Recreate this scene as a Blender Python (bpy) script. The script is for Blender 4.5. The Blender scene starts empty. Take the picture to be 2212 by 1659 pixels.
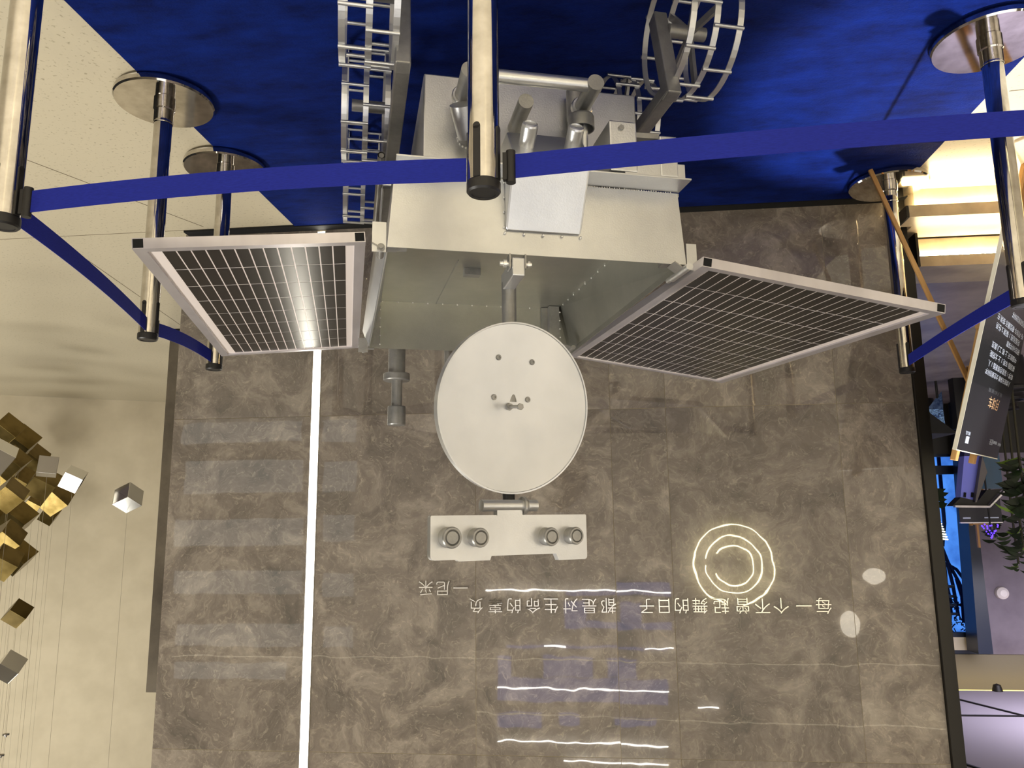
import bpy, math, random
from mathutils import Vector, Matrix
random.seed(7)
sc = bpy.context.scene
COL = sc.collection
# ------------------------------------------------------------------ camera
F = 1650.0
H = 1.55
R = Matrix(((-0.99483906, -0.02765056, -0.09762527),
            (0.1009189, -0.16991032, -0.98027846),
            (0.0105177, -0.98507154, 0.17182388)))
cam_d = bpy.data.cameras.new('camera')
cam = bpy.data.objects.new('camera', cam_d)
COL.objects.link(cam)
M4 = R.to_4x4()
M4.translation = (0, 0, H)
cam.matrix_world = M4
cam_d.sensor_width = 36
cam_d.lens = F * 36 / 2212
cam_d.clip_start = .05
cam_d.clip_end = 200
sc.camera = cam
sc.view_settings.view_transform = 'Standard'
sc.view_settings.look = 'None'
sc.view_settings.gamma = 1
sc.view_settings.use_curve_mapping = False
sc.view_settings.exposure = 0.0


def ray(px, py):
    return R @ Vector(((px - 1106) / F, -(py - 829.5) / F, -1))


def aty(px, py, y):
    d = ray(px, py)
    t = y / d.y
    return Vector((0, 0, H)) + d * t


def atz(px, py, z):
    d = ray(px, py)
    t = (z - H) / d.z
    return Vector((0, 0, H)) + d * t


def lin(c):
    return tuple(((v / 255) / 12.92 if v / 255 <= .04045 else ((v / 255 + .055) / 1.055) ** 2.4) for v in c)


# ------------------------------------------------------------------ world and lights
w = bpy.data.worlds.new('world')
sc.world = w
w.use_nodes = True
w.node_tree.nodes['Background'].inputs[0].default_value = (.80, .77, .70, 1)
w.node_tree.nodes['Background'].inputs[1].default_value = .04


def area(name, loc, target, sx, sy, power, col=(1, .93, .8)):
    l = bpy.data.lights.new(name, 'AREA')
    l.shape = 'RECTANGLE'
    l.size = sx
    l.size_y = sy
    l.energy = power
    l.color = col
    o = bpy.data.objects.new(name, l)
    o.location = loc
    d = Vector(target) - Vector(loc)
    o.rotation_euler = d.to_track_quat('-Z', 'Y').to_euler()
    COL.objects.link(o)
    return o


def spot(name, loc, target, power, angle, blend=.3, rad=.03, col=(1, .93, .8)):
    l = bpy.data.lights.new(name, 'SPOT')
    l.energy = power
    l.spot_size = math.radians(angle)
    l.spot_blend = blend
    l.shadow_soft_size = rad
    l.color = col
    o = bpy.data.objects.new(name, l)
    o.location = loc
    o.rotation_euler = (Vector(target) - Vector(loc)).to_track_quat('-Z', 'Y').to_euler()
    COL.objects.link(o)
    return o


area('lobby_ceiling_light', (-1.9, -2.3, 5.4), (-1.9, -2.3, 0), 5.6, 2.2, 78, (1, .99, .97))
spot('added_floor_spot', (.2, -.35, 5.3), (.2, -.35, 0), 1750, 42, .4, .2, (1, .98, .96))  # added spot, its bounce off the unseen floor brightens the rover front
area('added_front_wall_fill', (-.4, -1.5, 3.6), (-.4, -4.4, 1.5), 9.0, .8, 260, (1, .98, .96))  # added fill in mid-air, brightens the rover by way of the unseen wall
area('added_left_wall_fill', (-4.6, -.2, 3.8), (-7.2, 0, 1.4), 5.0, .8, 250, (1, .98, .96))  # added fill on the unseen left wall, for dish and camera head
area('left_hall_light', (5.6, 5.6, 5.2), (6.4, 8.0, 1.5), 3.0, 2.0, 165, (1, .98, .9))
area('front_hall_light', (4.6, .9, 5.2), (2.6, 2.2, 0), 1.6, 1.6, 300, (1, .96, .87))
area('side_room_light', (-3.9, 5.2, 3.45), (-3.2, 5.2, 0), 2.0, 1.6, 150, (.92, .87, 1))
area('added_side_ceiling_fill', (-4.6, 7.2, 2.4), (-4.6, 7.6, 4), 2.0, 1.2, 62, (.93, .88, 1))  # added upward fill in mid-air to brighten the side room ceiling
spot('carpet_spot', (-2.1, 2.85, 4.3), (-1.45, 2.75, 0), 1500, 25, .5, .03, (.95, .97, 1))


# ------------------------------------------------------------------ materials
def mat(name, col, rough=.5, metal=0., emit=None, estr=0., coat=0., spec=.5, trans=0., ior=1.45):
    m = bpy.data.materials.new(name)
    m.use_nodes = True
    b = m.node_tree.nodes['Principled BSDF']
    c = lin(col) if max(col) > 1.01 else col
    b.inputs['Base Color'].default_value = (*c, 1)
    b.inputs['Roughness'].default_value = rough
    b.inputs['Metallic'].default_value = metal
    b.inputs['Coat Weight'].default_value = coat
    b.inputs['Coat Roughness'].default_value = .05
    b.inputs['Specular IOR Level'].default_value = spec
    b.inputs['Transmission Weight'].default_value = trans
    b.inputs['IOR'].default_value = ior
    if emit:
        e = lin(emit) if max(emit) > 1.01 else emit
        b.inputs['Emission Color'].default_value = (*e, 1)
        b.inputs['Emission Strength'].default_value = estr
    m.diffuse_color = (*c, 1)
    return m


def N(m, t, **kw):
    n = m.node_tree.nodes.new(t)
    for k, v in kw.items():
        if k in n.inputs.keys():
            n.inputs[k].default_value = v
        else:
            setattr(n, k, v)
    return n


def Lk(m, a, b):
    m.node_tree.links.new(a, b)


def noisy(m, c1, c2, scale=8, detail=6, rough=.6, bump=0., bscale=60, coord='Object', stretch=None, lo=.35, hi=.65):
    b = m.node_tree.nodes['Principled BSDF']
    tc = N(m, 'ShaderNodeTexCoord')
    src = tc.outputs[coord]
    if stretch:
        mp = N(m, 'ShaderNodeMapping')
        mp.inputs['Scale'].default_value = stretch
        Lk(m, src, mp.inputs[0])
        src = mp.outputs[0]
    n = N(m, 'ShaderNodeTexNoise')
    n.inputs['Scale'].default_value = scale
    n.inputs['Detail'].default_value = detail
    n.inputs['Roughness'].default_value = rough
    Lk(m, src, n.inputs['Vector'])
    r = N(m, 'ShaderNodeValToRGB')
    r.color_ramp.elements[0].position = lo
    r.color_ramp.elements[1].position = hi
    r.color_ramp.elements[0].color = (*lin(c1), 1)
    r.color_ramp.elements[1].color = (*lin(c2), 1)
    Lk(m, n.outputs['Fac'], r.inputs[0])
    Lk(m, r.outputs[0], b.inputs['Base Color'])
    if bump:
        n2 = N(m, 'ShaderNodeTexNoise')
        n2.inputs['Scale'].default_value = bscale
        n2.inputs['Detail'].default_value = 4
        Lk(m, src, n2.inputs['Vector'])
        bp = N(m, 'ShaderNodeBump')
        bp.inputs['Strength'].default_value = bump
        bp.inputs['Distance'].default_value = .01
        Lk(m, n2.outputs['Fac'], bp.inputs['Height'])
        Lk(m, bp.outputs[0], b.inputs['Normal'])
    return r


def marble():
    m = mat('marble', (120, 110, 95), .13, spec=.55)
    b = m.node_tree.nodes['Principled BSDF']
    tc = N(m, 'ShaderNodeTexCoord')
    oi = N(m, 'ShaderNodeObjectInfo')
    va = N(m, 'ShaderNodeVectorMath', operation='SCALE')
    va.inputs[0].default_value = (17, 5, 31)
    Lk(m, oi.outputs['Random'], va.inputs['Scale'])
    ad = N(m, 'ShaderNodeVectorMath', operation='ADD')
    Lk(m, tc.outputs['Object'], ad.inputs[0])
    Lk(m, va.outputs[0], ad.inputs[1])
    # warp
    nw = N(m, 'ShaderNodeTexNoise')
    nw.inputs['Scale'].default_value = 2.2
    nw.inputs['Detail'].default_value = 5
    Lk(m, ad.outputs[0], nw.inputs['Vector'])
    sb = N(m, 'ShaderNodeVectorMath', operation='SUBTRACT')
    sb.inputs[1].default_value = (.5, .5, .5)
    Lk(m, nw.outputs['Color'], sb.inputs[0])
    s2 = N(m, 'ShaderNodeVectorMath', operation='SCALE')
    s2.inputs['Scale'].default_value = .9
    Lk(m, sb.outputs[0], s2.inputs[0])
    a2 = N(m, 'ShaderNodeVectorMath', operation='ADD')
    Lk(m, ad.outputs[0], a2.inputs[0])
    Lk(m, s2.outputs[0], a2.inputs[1])
    n1 = N(m, 'ShaderNodeTexNoise')
    n1.inputs['Scale'].default_value = 4.2
    n1.inputs['Detail'].default_value = 12
    n1.inputs['Roughness'].default_value = .68
    Lk(m, a2.outputs[0], n1.inputs['Vector'])
    r1 = N(m, 'ShaderNodeValToRGB')
    e = r1.color_ramp.elements
    e[0].position = .30
    e[1].position = .72
    e[0].color = (*lin((74, 69, 63)), 1)
    e[1].color = (*lin((134, 126, 115)), 1)
    k = e.new(.5)
    k.color = (*lin((100, 92, 84)), 1)
    Lk(m, n1.outputs['Fac'], r1.inputs[0])
    # pale thin veins
    vo = N(m, 'ShaderNodeTexVoronoi', feature='DISTANCE_TO_EDGE')
    vo.inputs['Scale'].default_value = 3.4
    Lk(m, a2.outputs[0], vo.inputs['Vector'])
    rv = N(m, 'ShaderNodeValToRGB')
    rv.color_ramp.elements[0].color = (.13, .13, .13, 1)
    rv.color_ramp.elements[1].color = (0, 0, 0, 1)
    rv.color_ramp.elements[1].position = .02
    Lk(m, vo.outputs['Distance'], rv.inputs[0])
    n3 = N(m, 'ShaderNodeTexNoise')
    n3.inputs['Scale'].default_value = 34
    n3.inputs['Detail'].default_value = 8
    n3.inputs['Distortion'].default_value = 1.4
    Lk(m, a2.outputs[0], n3.inputs['Vector'])
    r3 = N(m, 'ShaderNodeValToRGB')
    r3.color_ramp.elements[0].position = .56
    r3.color_ramp.elements[1].position = .74
    r3.color_ramp.elements[0].color = (0, 0, 0, 1)
    r3.color_ramp.elements[1].color = (.36, .36, .36, 1)
    Lk(m, n3.outputs['Fac'], r3.inputs[0])
    mx = N(m, 'ShaderNodeMix', data_type='RGBA', blend_type='LIGHTEN')
    mx.inputs[0].default_value = 1
    Lk(m, rv.outputs[0], mx.inputs[6])
    Lk(m, r3.outputs[0], mx.inputs[7])
    m2 = N(m, 'ShaderNodeMix', data_type='RGBA')
    m2.inputs[7].default_value = (*lin((165, 155, 138)), 1)
    Lk(m, mx.outputs[2], m2.inputs[0])
    Lk(m, r1.outputs[0], m2.inputs[6])
    mr = N(m, 'ShaderNodeMapRange')
    mr.inputs['To Min'].default_value = 1.2
    mr.inputs['To Max'].default_value = 1.45
    Lk(m, oi.outputs['Random'], mr.inputs['Value'])
    vm = N(m, 'ShaderNodeVectorMath', operation='SCALE')
    Lk(m, m2.outputs[2], vm.inputs[0])
    Lk(m, mr.outputs[0], vm.inputs['Scale'])
    Lk(m, vm.outputs[0], b.inputs['Base Color'])
    # polished but slightly wavy
    nb = N(m, 'ShaderNodeTexNoise')
    nb.inputs['Scale'].default_value = 9
    nb.inputs['Detail'].default_value = 1
    Lk(m, ad.outputs[0], nb.inputs['Vector'])
    bp = N(m, 'ShaderNodeBump')
    bp.inputs['Strength'].default_value = .03
    bp.inputs['Distance'].default_value = .006
    Lk(m, nb.outputs['Fac'], bp.inputs['Height'])
    Lk(m, bp.outputs[0], b.inputs['Normal'])
    b.inputs['Roughness'].default_value = .015
    return m


MARBLE = marble()
GROUT = mat('grout', (150, 138, 112), .7)
CARPET = mat('blue_carpet', (10, 30, 120), .95, spec=.15)
noisy(CARPET, (2, 18, 74), (6, 34, 112), 5, 10, .7, .5, 120, stretch=(1, 2.5, 1))
FLOOR = mat('beige_floor', (190, 175, 145), .3, spec=.4)
rr = noisy(FLOOR, (150, 140, 116), (194, 184, 160), 70, 3, .5, lo=.28, hi=.40)
WHITEWALL = mat('cream_wall', (205, 192, 165), .8)
noisy(WHITEWALL, (198, 186, 160), (208, 196, 170), 3, 3)
BLACK = mat('black_plastic', (22, 20, 20), .45)
BLACKMAT = mat('black_void', (6, 6, 7), .8)
CHROME = mat('chrome', (.78, .76, .72), .07, 1.)
noisy(CHROME, (178, 173, 165), (212, 207, 200), 12, 4, .6)
SILVER = mat('silver_paint', (.62, .60, .56), .36, .92)
noisy(SILVER, (198, 199, 201), (213, 214, 215), 5, 6, .6, .06, 250)
DISHM = mat('dish_metal', (.66, .65, .63), .32, .75)
noisy(DISHM, (194, 196, 199), (210, 211, 213), 4, 4, .5, .05, 5)
SILVER_D = mat('silver_paint_worn', (.45, .45, .44), .4, .65)
noisy(SILVER_D, (132, 132, 131), (162, 160, 156), 9, 6, .65, .05, 200)
ALU = mat('brushed_aluminium', (.72, .70, .70), .33, .75)
noisy(ALU, (192, 188, 194), (210, 206, 212), 4, 3, .5, stretch=(3, 1, 1))
CELL = mat('solar_cell', (26, 21, 20), .26, 0, spec=.32)
noisy(CELL, (16, 13, 13), (28, 23, 20), 30, 3)
PVBACK = mat('panel_backsheet', (226, 216, 212), .35)
WELD = mat('weld_bead', (.8, .79, .76), .3, .8)
BELT = mat('belt_webbing', (34, 48, 150), .8, spec=.2)
noisy(BELT, (26, 34, 126), (31, 42, 142), 90, 2, stretch=(1, 1, 14))
GOLD = mat('gold_mirror', (.50, .36, .12), .25, .9)
noisy(GOLD, (98, 82, 42), (124, 106, 62), 5, 3, lo=.4, hi=.6)
STEELM = mat('silver_mirror', (.74, .72, .68), .14, 1.)
TRAYM = mat('tray_shaded_silver', (.4, .4, .38), .34, .9)  # silver paint darkened, the shade inside the tray put into the colour
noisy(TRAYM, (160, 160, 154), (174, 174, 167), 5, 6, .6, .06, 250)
GREYM = mat('grey_satin_metal', (.36, .34, .32), .3, 1.)
WOOD = mat('easel_wood', (176, 132, 74), .5)
noisy(WOOD, (150, 108, 56), (196, 152, 92), 6, 6, .6, stretch=(1, 1, .12))
LED = mat('led_diffuser', (255, 250, 235), .5, emit=(255, 248, 230), estr=13.)
LEDWARM = mat('led_warm', (255, 240, 200), .5, emit=(255, 234, 184), estr=80.)
STONE = mat('step_stone', (176, 160, 132), .35, spec=.4)
noisy(STONE, (158, 143, 120), (184, 168, 140), 6, 8, .6)
PLAT = mat('platform_floor', (112, 104, 104), .26, spec=.4)
noisy(PLAT, (124, 114, 112), (150, 138, 134), 3, 9, .6)
DARKTRIM = mat('dark_bronze_trim', (30, 27, 22), .4, .3)
LETTER = mat('letter_steel', (.62, .60, .56), .3, .85)


def emis(name, col, s):
    return mat(name, (0.02, .02, .02), .5, emit=col, estr=s)


# ------------------------------------------------------------------ mesh builder
class MB:
    def __init__(s):
        s.v = []
        s.f = []
        s.sm = []

    def add(s, vs, fs, smooth=False):
        o = len(s.v)
        s.v += [tuple(v) for v in vs]
        for f in fs:
            s.f.append(tuple(o + i for i in f))
            s.sm.append(smooth)
        return s

    def box(s, lo, hi, mtx=None):
        x0, y0, z0 = lo
        x1, y1, z1 = hi
        vs = [Vector(p) for p in ((x0, y0, z0), (x1, y0, z0), (x1, y1, z0), (x0, y1, z0), (x0, y0, z1), (x1, y0, z1), (x1, y1, z1), (x0, y1, z1))]
        if mtx:
            vs = [mtx @ v for v in vs]
        return s.add(vs, [(0, 3, 2, 1), (4, 5, 6, 7), (0, 1, 5, 4), (1, 2, 6, 5), (2, 3, 7, 6), (3, 0, 4, 7)])

    def bar(s, a, b, wd, ht, up=(0, 0, 1)):
        a = Vector(a)
        b = Vector(b)
        z = (b - a)
        L = z.length
        z.normalize()
        u = Vector(up)
        x = z.cross(u)
        if x.length < 1e-4:
            x = z.cross(Vector((0, 1, 0)))
        x.normalize()
        y = x.cross(z)
        m = Matrix((x, y, z)).transposed().to_4x4()
        m.translation = a
        return s.box((-wd / 2, -ht / 2, 0), (wd / 2, ht / 2, L), m)

    def prism(s, prof, x0, x1, axis='x'):
        n = len(prof)

        def P(t, p):
            return (t, p[0], p[1]) if axis == 'x' else ((p[0], t, p[1]) if axis == 'y' else (p[0], p[1], t))
        vs = [P(x0, p) for p in prof] + [P(x1, p) for p in prof]
        fs = [tuple(range(n))[::-1], tuple(range(n, 2 * n))]
        for i in range(n):
            j = (i + 1) % n
            fs.append((i, j, n + j, n + i))
        return s.add(vs, fs)

    def cyl(s, a, b, r, r2=None, seg=24, caps=True):
        a = Vector(a)
        b = Vector(b)
        r2 = r if r2 is None else r2
        z = (b - a).normalized()
        x = z.orthogonal().normalized()
        y = z.cross(x)
        A = []
        B = []
        for i in range(seg):
            t = 2 * math.pi * i / seg
            d = x * math.cos(t) + y * math.sin(t)
            A.append(a + d * r)
            B.append(b + d * r2)
        s.add(A + B, [(i, (i + 1) % seg, seg + (i + 1) % seg, seg + i) for i in range(seg)], True)
        if caps:
            s.add(A, [tuple(range(seg))[::-1]])
            s.add(B, [tuple(range(seg))])
        return s

    def lathe(s, prof, a, axis=(0, 0, 1), seg=40, smooth=True):
        a = Vector(a)
        z = Vector(axis).normalized()
        x = z.orthogonal().normalized()
        y = z.cross(x)
        for k in range(len(prof) - 1):
            (r0, h0), (r1, h1) = prof[k], prof[k + 1]
            A = []
            B = []
            for i in range(seg):
                t = 2 * math.pi * i / seg
                d = x * math.cos(t) + y * math.sin(t)
                A.append(a + d * r0 + z * h0)
                B.append(a + d * r1 + z * h1)
            s.add(A + B, [(i, (i + 1) % seg, seg + (i + 1) % seg, seg + i) for i in range(seg)], smooth)
        return s

    def tube(s, pts, r, seg=8, caps=True):
        pts = [Vector(p) for p in pts]
        rings = []
        for i, p in enumerate(pts):
            d = (pts[min(i + 1, len(pts) - 1)] - pts[max(i - 1, 0)]).normalized()
            x = d.cross(Vector((.13, .31, .94))).normalized()
            y = d.cross(x)
            rings.append([p + (x * math.cos(2 * math.pi * k / seg) + y * math.sin(2 * math.pi * k / seg)) * r for k in range(seg)])
        o = [v for rg in rings for v in rg]
        fs = []
        for i in range(len(pts) - 1):
            for k in range(seg):
                k2 = (k + 1) % seg
                fs.append((i * seg + k, i * seg + k2, (i + 1) * seg + k2, (i + 1) * seg + k))
        s.add(o, fs, True)
        if caps:
            s.add(rings[0], [tuple(range(seg))[::-1]])
            s.add(rings[-1], [tuple(range(seg))])
        return s

    def ring(s, c, r, wd, th, seg=48, axis='x'):
        # flat band, width wd along the x axis, thickness th radially
        vs = []
        for i in range(seg):
            t = 2 * math.pi * i / seg
            for (rr_, dx) in ((r, -wd / 2), (r, wd / 2), (r - th, wd / 2), (r - th, -wd / 2)):
                vs.append((c[0] + dx, c[1] + rr_ * math.cos(t), c[2] + rr_ * math.sin(t)))
        fs = []
        for i in range(seg):
            j = (i + 1) % seg
            for k in range(4):
                k2 = (k + 1) % 4
                fs.append((i * 4 + k, i * 4 + k2, j * 4 + k2, j * 4 + k))
        return s.add(vs, fs)

    def ball(s, c, r, seg=8):
        pr = [(r * math.sin(math.pi * k / 6) + 1e-6, -r * math.cos(math.pi * k / 6)) for k in range(7)]
        return s.lathe(pr, c, seg=seg)

    def mesh(s, name, material, bevel=0):
        me = bpy.data.meshes.new(name)
        me.from_pydata(s.v, [], s.f)
        me.validate()
        for p, q in zip(me.polygons, s.sm):
            p.use_smooth = q
        me.materials.append(material)
        me.update()
        return me

    def build(s, name, material, parent=None, bevel=0., loc=None):
        o = bpy.data.objects.new(name, s.mesh(name, material))
        COL.objects.link(o)
        if parent:
            o.parent = parent
        if loc is not None:
            o.location = loc
        # face normals outward
        import bmesh
        bm = bmesh.new()
        bm.from_mesh(o.data)
        bmesh.ops.recalc_face_normals(bm, faces=bm.faces)
        bm.to_mesh(o.data)
        bm.free()
        if bevel:
            b = o.modifiers.new('bevel', 'BEVEL')
            b.width = bevel
            b.segments = 2
            b.limit_method = 'ANGLE'
            b.angle_limit = math.radians(50)
        return o


def tag(o, label=None, cat=None, group=None, kind=None):
    if label:
        o['label'] = label
    if cat:
        o['category'] = cat
    if group:
        o['group'] = group
    if kind:
        o['kind'] = kind
    return o


def empty(name, loc, rz=0.):
    o = bpy.data.objects.new(name, None)
    o.empty_display_size = .1
    o.location = loc
    o.rotation_euler = (0, 0, rz)
    COL.objects.link(o)
    return o


def struct(o):
    o['kind'] = 'structure'
    return o


def copy_tree(o, parent=None):
    c = o.copy()
    COL.objects.link(c)
    c.parent = parent
    for ch in list(o.children):
        copy_tree(ch, c)
    return c


# ------------------------------------------------------------------ the room shell
WY = 3.80          # plane of the marble wall
fl = MB().box((-7.2, -4.4, -.12), (9.5, 10.5, 0)).build('floor', FLOOR)
struct(fl)
# thin dark joints of the large floor slabs, each a strip set into the floor surface
JOINT = mat('floor_joint', (118, 106, 84), .8)
for a, b in (((1.7, 3.735), (4.2, 3.735)), ((2.62, 2.36), (2.02, 3.70)), ((1.62, 3.10), (1.97, 3.72)), ((-3.2, 2.66), (-1.6, 2.80)), ((2.9, 3.735), (3.4, 6.6))):
    d = Vector((b[0] - a[0], b[1] - a[1], 0)).normalized() * .5
    j = MB().bar((a[0], a[1], .0006), (b[0], b[1], .0006), .0035, .0012).build('floor_joint', JOINT, fl)
cp = MB().box((-1.53, 1.16, .0), (1.53, 3.735, .007)).build('carpet', CARPET)
tag(cp, 'dark blue carpet laid under the rover', 'carpet')
bs = MB().box((-1.60, 3.735, 0.0), (2.15, 3.7995, .012)).build('baseboard_back', BLACKMAT)
struct(bs)

backing = MB().box((-1.558, WY + .0016, 0), (2.172, WY + .22, 4.4)).build('wall_back', GROUT)
struct(backing)
xs = [(-1.558, -1.199), (-1.199, -.382), (-.382, -.11), (-.11, .567), (.567, 1.378), (1.428, 2.172)]
zs = [(0.0, 1.025), (1.025, 2.65), (2.65, 4.4)]
g = .0011
for i, (x0, x1) in enumerate(xs):
    for j, (z0, z1) in enumerate(zs):
        cx, cz = (x0 + x1) / 2, (z0 + z1) / 2
        t = MB().box((x0 - cx + g, 0, z0 - cz + g), (x1 - cx - g, .0115, z1 - cz - g)).build('tile', MARBLE, backing, loc=(cx, WY, cz))
        if j == 1:
            t.rotation_euler = (random.uniform(-.0012, .0012), 0, random.uniform(-.0012, .0012))
# bronze edge trim left of the wall
tr = MB().box((-1.60, WY - .02, 0), (-1.560, WY + .22, 4.4)).build('trim_1', DARKTRIM)
struct(tr)
tr = MB().box((-1.645, WY + .05, .336), (-1.602, WY + .22, 4.4)).build('trim_2', DARKTRIM)
struct(tr)
# recessed LED strip
ls = empty('wall_light_strip', (1.403, WY, 0))
tag(ls, 'tall white glowing light strip recessed in the marble wall', 'light')
MB().box((-.020, -.001, .02), (.020, .008, 4.38)).build('diffuser', LED, ls)
MB().box((-.0245, -.002, .02), (-.0205, .011, 4.38)).box((.0205, -.002, .02), (.0245, .011, 4.38)).build('profile', GREYM, ls)

# hall to the right of the wall (the photograph's left): angled cream wall and pier
a = Vector((9.2, 7.76, 0))
b = Vector((2.2, 11.54, 0))
dv = (b - a).normalized()
nv = Vector((dv.y, -dv.x, 0))
wm = MB()
wm.prism([(a.x, a.y), (b.x, b.y), (b.x - nv.x * .2, b.y - nv.y * .2), (a.x - nv.x * .2, a.y - nv.y * .2)], 0, 6.2, 'z')
wr = struct(wm.build('wall_right', WHITEWALL))
bm_ = MB()
o_ = nv * -.0
bm_.bar(a - nv * -.006 + Vector((0, 0, .03)), b - nv * -.006 + Vector((0, 0, .03)), .012, .06)
struct(bm_.build('baseboard_right', mat('pale_baseboard', (176, 168, 150), .4)))
pier = MB().box((2.9, 5.8, 0.09), (3.395, 6.25, 2.83)).build('wall_pier', mat('taupe_stone', (96, 88, 76), .3))
noisy(pier.data.materials[0], (74, 67, 58), (104, 95, 82), 2.5, 10, .65)
struct(pier)
struct(MB().box((2.9, 5.78, 0), (3.41, 6.26, .088)).build('baseboard_pier', BLACKMAT))
# ceilings and the wall behind the camera
CEIL = mat('ceiling_paint', (128, 122, 112), .9)
struct(MB().box((-7.4, -4.4, 5.6), (9.5, 11.6, 5.7)).build('ceiling', CEIL))
FRONTW = mat('rear_wall_paint', (200, 194, 182), .8)
struct(MB().box((-7.2, -4.4, 0), (9.5, -4.2, 5.6)).build('wall_front', FRONTW))
struct(MB().box((-7.2, -4.2, 0), (-7.0, 3.4, 5.6)).build('wall_left', FRONTW))
RW = -4.2
VY = 2 * WY - RW


def back_rect(px0, py0, px1, py1, name, material, th=.02):
    """a lit pane on the rear wall, placed where the polished marble shows its reflection"""
    p = aty(px0, py0, VY)
    q = aty(px1, py1, VY)
    x0, x1 = sorted((p.x, q.x))
    z0, z1 = sorted((p.z, q.z))
    z0 = max(z0, .02)
    c = Vector(((x0 + x1) / 2, RW + .001 + th / 2, (z0 + z1) / 2))
    hx, hz = (x1 - x0) / 2, (z1 - z0) / 2
    return MB().box((-hx, -th / 2, -hz), (hx, th / 2, hz)).build(name, material, None, loc=c)


DUSK = emis('dusk_pane', (150, 160, 225), 3.2)
DUSK2 = emis('pale_pane', (215, 216, 210), 2.3)
TUBE = emis('tube_white', (255, 250, 240), 40.)
TUBED = emis('tube_dim', (255, 240, 205), 4.)
wn = 1
for r_ in ((1075, 1418, 1103, 1465), (1174, 1420, 1280, 1465), (1312, 1423, 1376, 1466), (1075, 1466, 1445, 1522), (1073, 1541, 1170, 1575), (1208, 1543, 1253, 1569), (1328, 1550, 1418, 1569), (1095, 1396, 1445, 1403), (1332, 1258, 1448, 1286), (1222, 1278, 1330, 1288), (1218, 1300, 1265, 1360), (1266, 1345, 1388, 1360), (1340, 1300, 1388, 1344), (1389, 1346, 1452, 1362)):
    o = struct(back_rect(*r_, 'window_%d' % wn, DUSK))
    wn += 1
for r_ in ((400, 905, 655, 955), (700, 905, 770, 955), (405, 1000, 655, 1065), (700, 1000, 770, 1065), (385, 1125, 655, 1180), (700, 1115, 765, 1172), (380, 1235, 655, 1285), (700, 1240, 765, 1290), (385, 1350, 655, 1398), (700, 1355, 762, 1400), (380, 1432, 620, 1470), (420, 775, 660, 822), (700, 765, 770, 820)):
    o = struct(back_rect(*r_, 'window_%d' % wn, DUSK2))
    wn += 1


def tube_lamp(p0, p1, label, material=TUBE, r=.010):
    P = aty(*p0, VY)
    Q = aty(*p1, VY)
    y = RW + .06
    c = Vector(((P.x + Q.x) / 2, y, (P.z + Q.z) / 2))
    A = Vector((P.x, y, P.z)) - c
    B = Vector((Q.x, y, Q.z)) - c
    t = empty('tube_lamp', c)
    tag(t, label, 'lamp', 'tube lamps mirrored in the marble')
    MB().cyl(A, B, r, seg=8).build('tube', material, t)
    MB().box((-.03, -.056, -.012), (.03, -r, .012)).build('bracket', BLACK, t)


for p0, p1, lb, m_ in (((1075, 1486), (1445, 1492), 'long bright tube lamp across the lit windows, seen mirrored', TUBE),
                       ((1051, 1277), (1447, 1277), 'long tube lamp mirrored just under the wall lettering', TUBE),
                       ((1077, 1599), (1443, 1609), 'long tube lamp mirrored highest above the lit windows', TUBE),
                       ((1218, 1639), (1443, 1650), 'faint long tube lamp mirrored near the picture edge', TUBE),
                       ((1176, 1398), (1220, 1398), 'short tube lamp mirrored right of the windows', TUBE),
                       ((1393, 1399), (1456, 1397), 'short tube lamp mirrored left of the windows', TUBE),
                       ((1508, 1525), (1555, 1525), 'single short tube lamp mirrored left of the lit windows', TUBE)):
    tube_lamp(p0, p1, lb, m_)
for p0, p1, lb in (((380, 1416), (2030, 1436), 'very long thin cove light mirrored across the whole marble wall, lower one'),
                   ((1028, 1540), (2045, 1572), 'long thin cove light mirrored across the left part of the marble, upper one')):
    tube_lamp(p0, p1, lb, TUBED, .007)
# ring lamp with three concentric loops
c = aty(1585, 1218, VY)
RS = .89
rl = empty('ring_lamp', (c.x, RW + .1, c.z))
tag(rl, 'ring lamp of three concentric glowing loops, mirrored in the marble', 'lamp')
sc_ = VY / F * 1.02
RINGM = emis('ring_glow', (255, 242, 190), 60.)
for rad, a0, a1 in ((89, 100, 437), (63, 0, 352), (44, 25, 330)):
    pts = [(math.cos(math.radians(t)) * rad * RS * sc_ * (1 + .012 * math.sin(t * .13)), 0, math.sin(math.radians(t)) * rad * RS * sc_) for t in range(a0, a1, 6)]
    MB().tube(pts, .009, 8).build('ring', RINGM, rl)
MB().box((-.56, -.098, -.01), (.56, -.08, .01)).build('mount', FRONTW, rl)
for px, py, rx, rz, lb in ((1888, 1245, 22, 15, 'flat oval white lamp mirrored left of the ring lamp'), (1838, 1347, 17, 26, 'egg shaped white lamp mirrored under the wall quotation')):
    c = aty(px, py, VY)
    gl = MB().lathe([(1e-4, .05), (.6, .045), (.9, .03), (1, 0), (1, -.04), (1e-4, -.05)], (0, 0, 0), (0, 1, 0), 28)
    o = gl.build('globe_lamp', emis('globe_glow', (255, 244, 222), 12.), None, loc=(c.x, RW + .06, c.z))
    o.scale = (rx * sc_, 1, rz * sc_)
    tag(o, lb, 'lamp')

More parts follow.
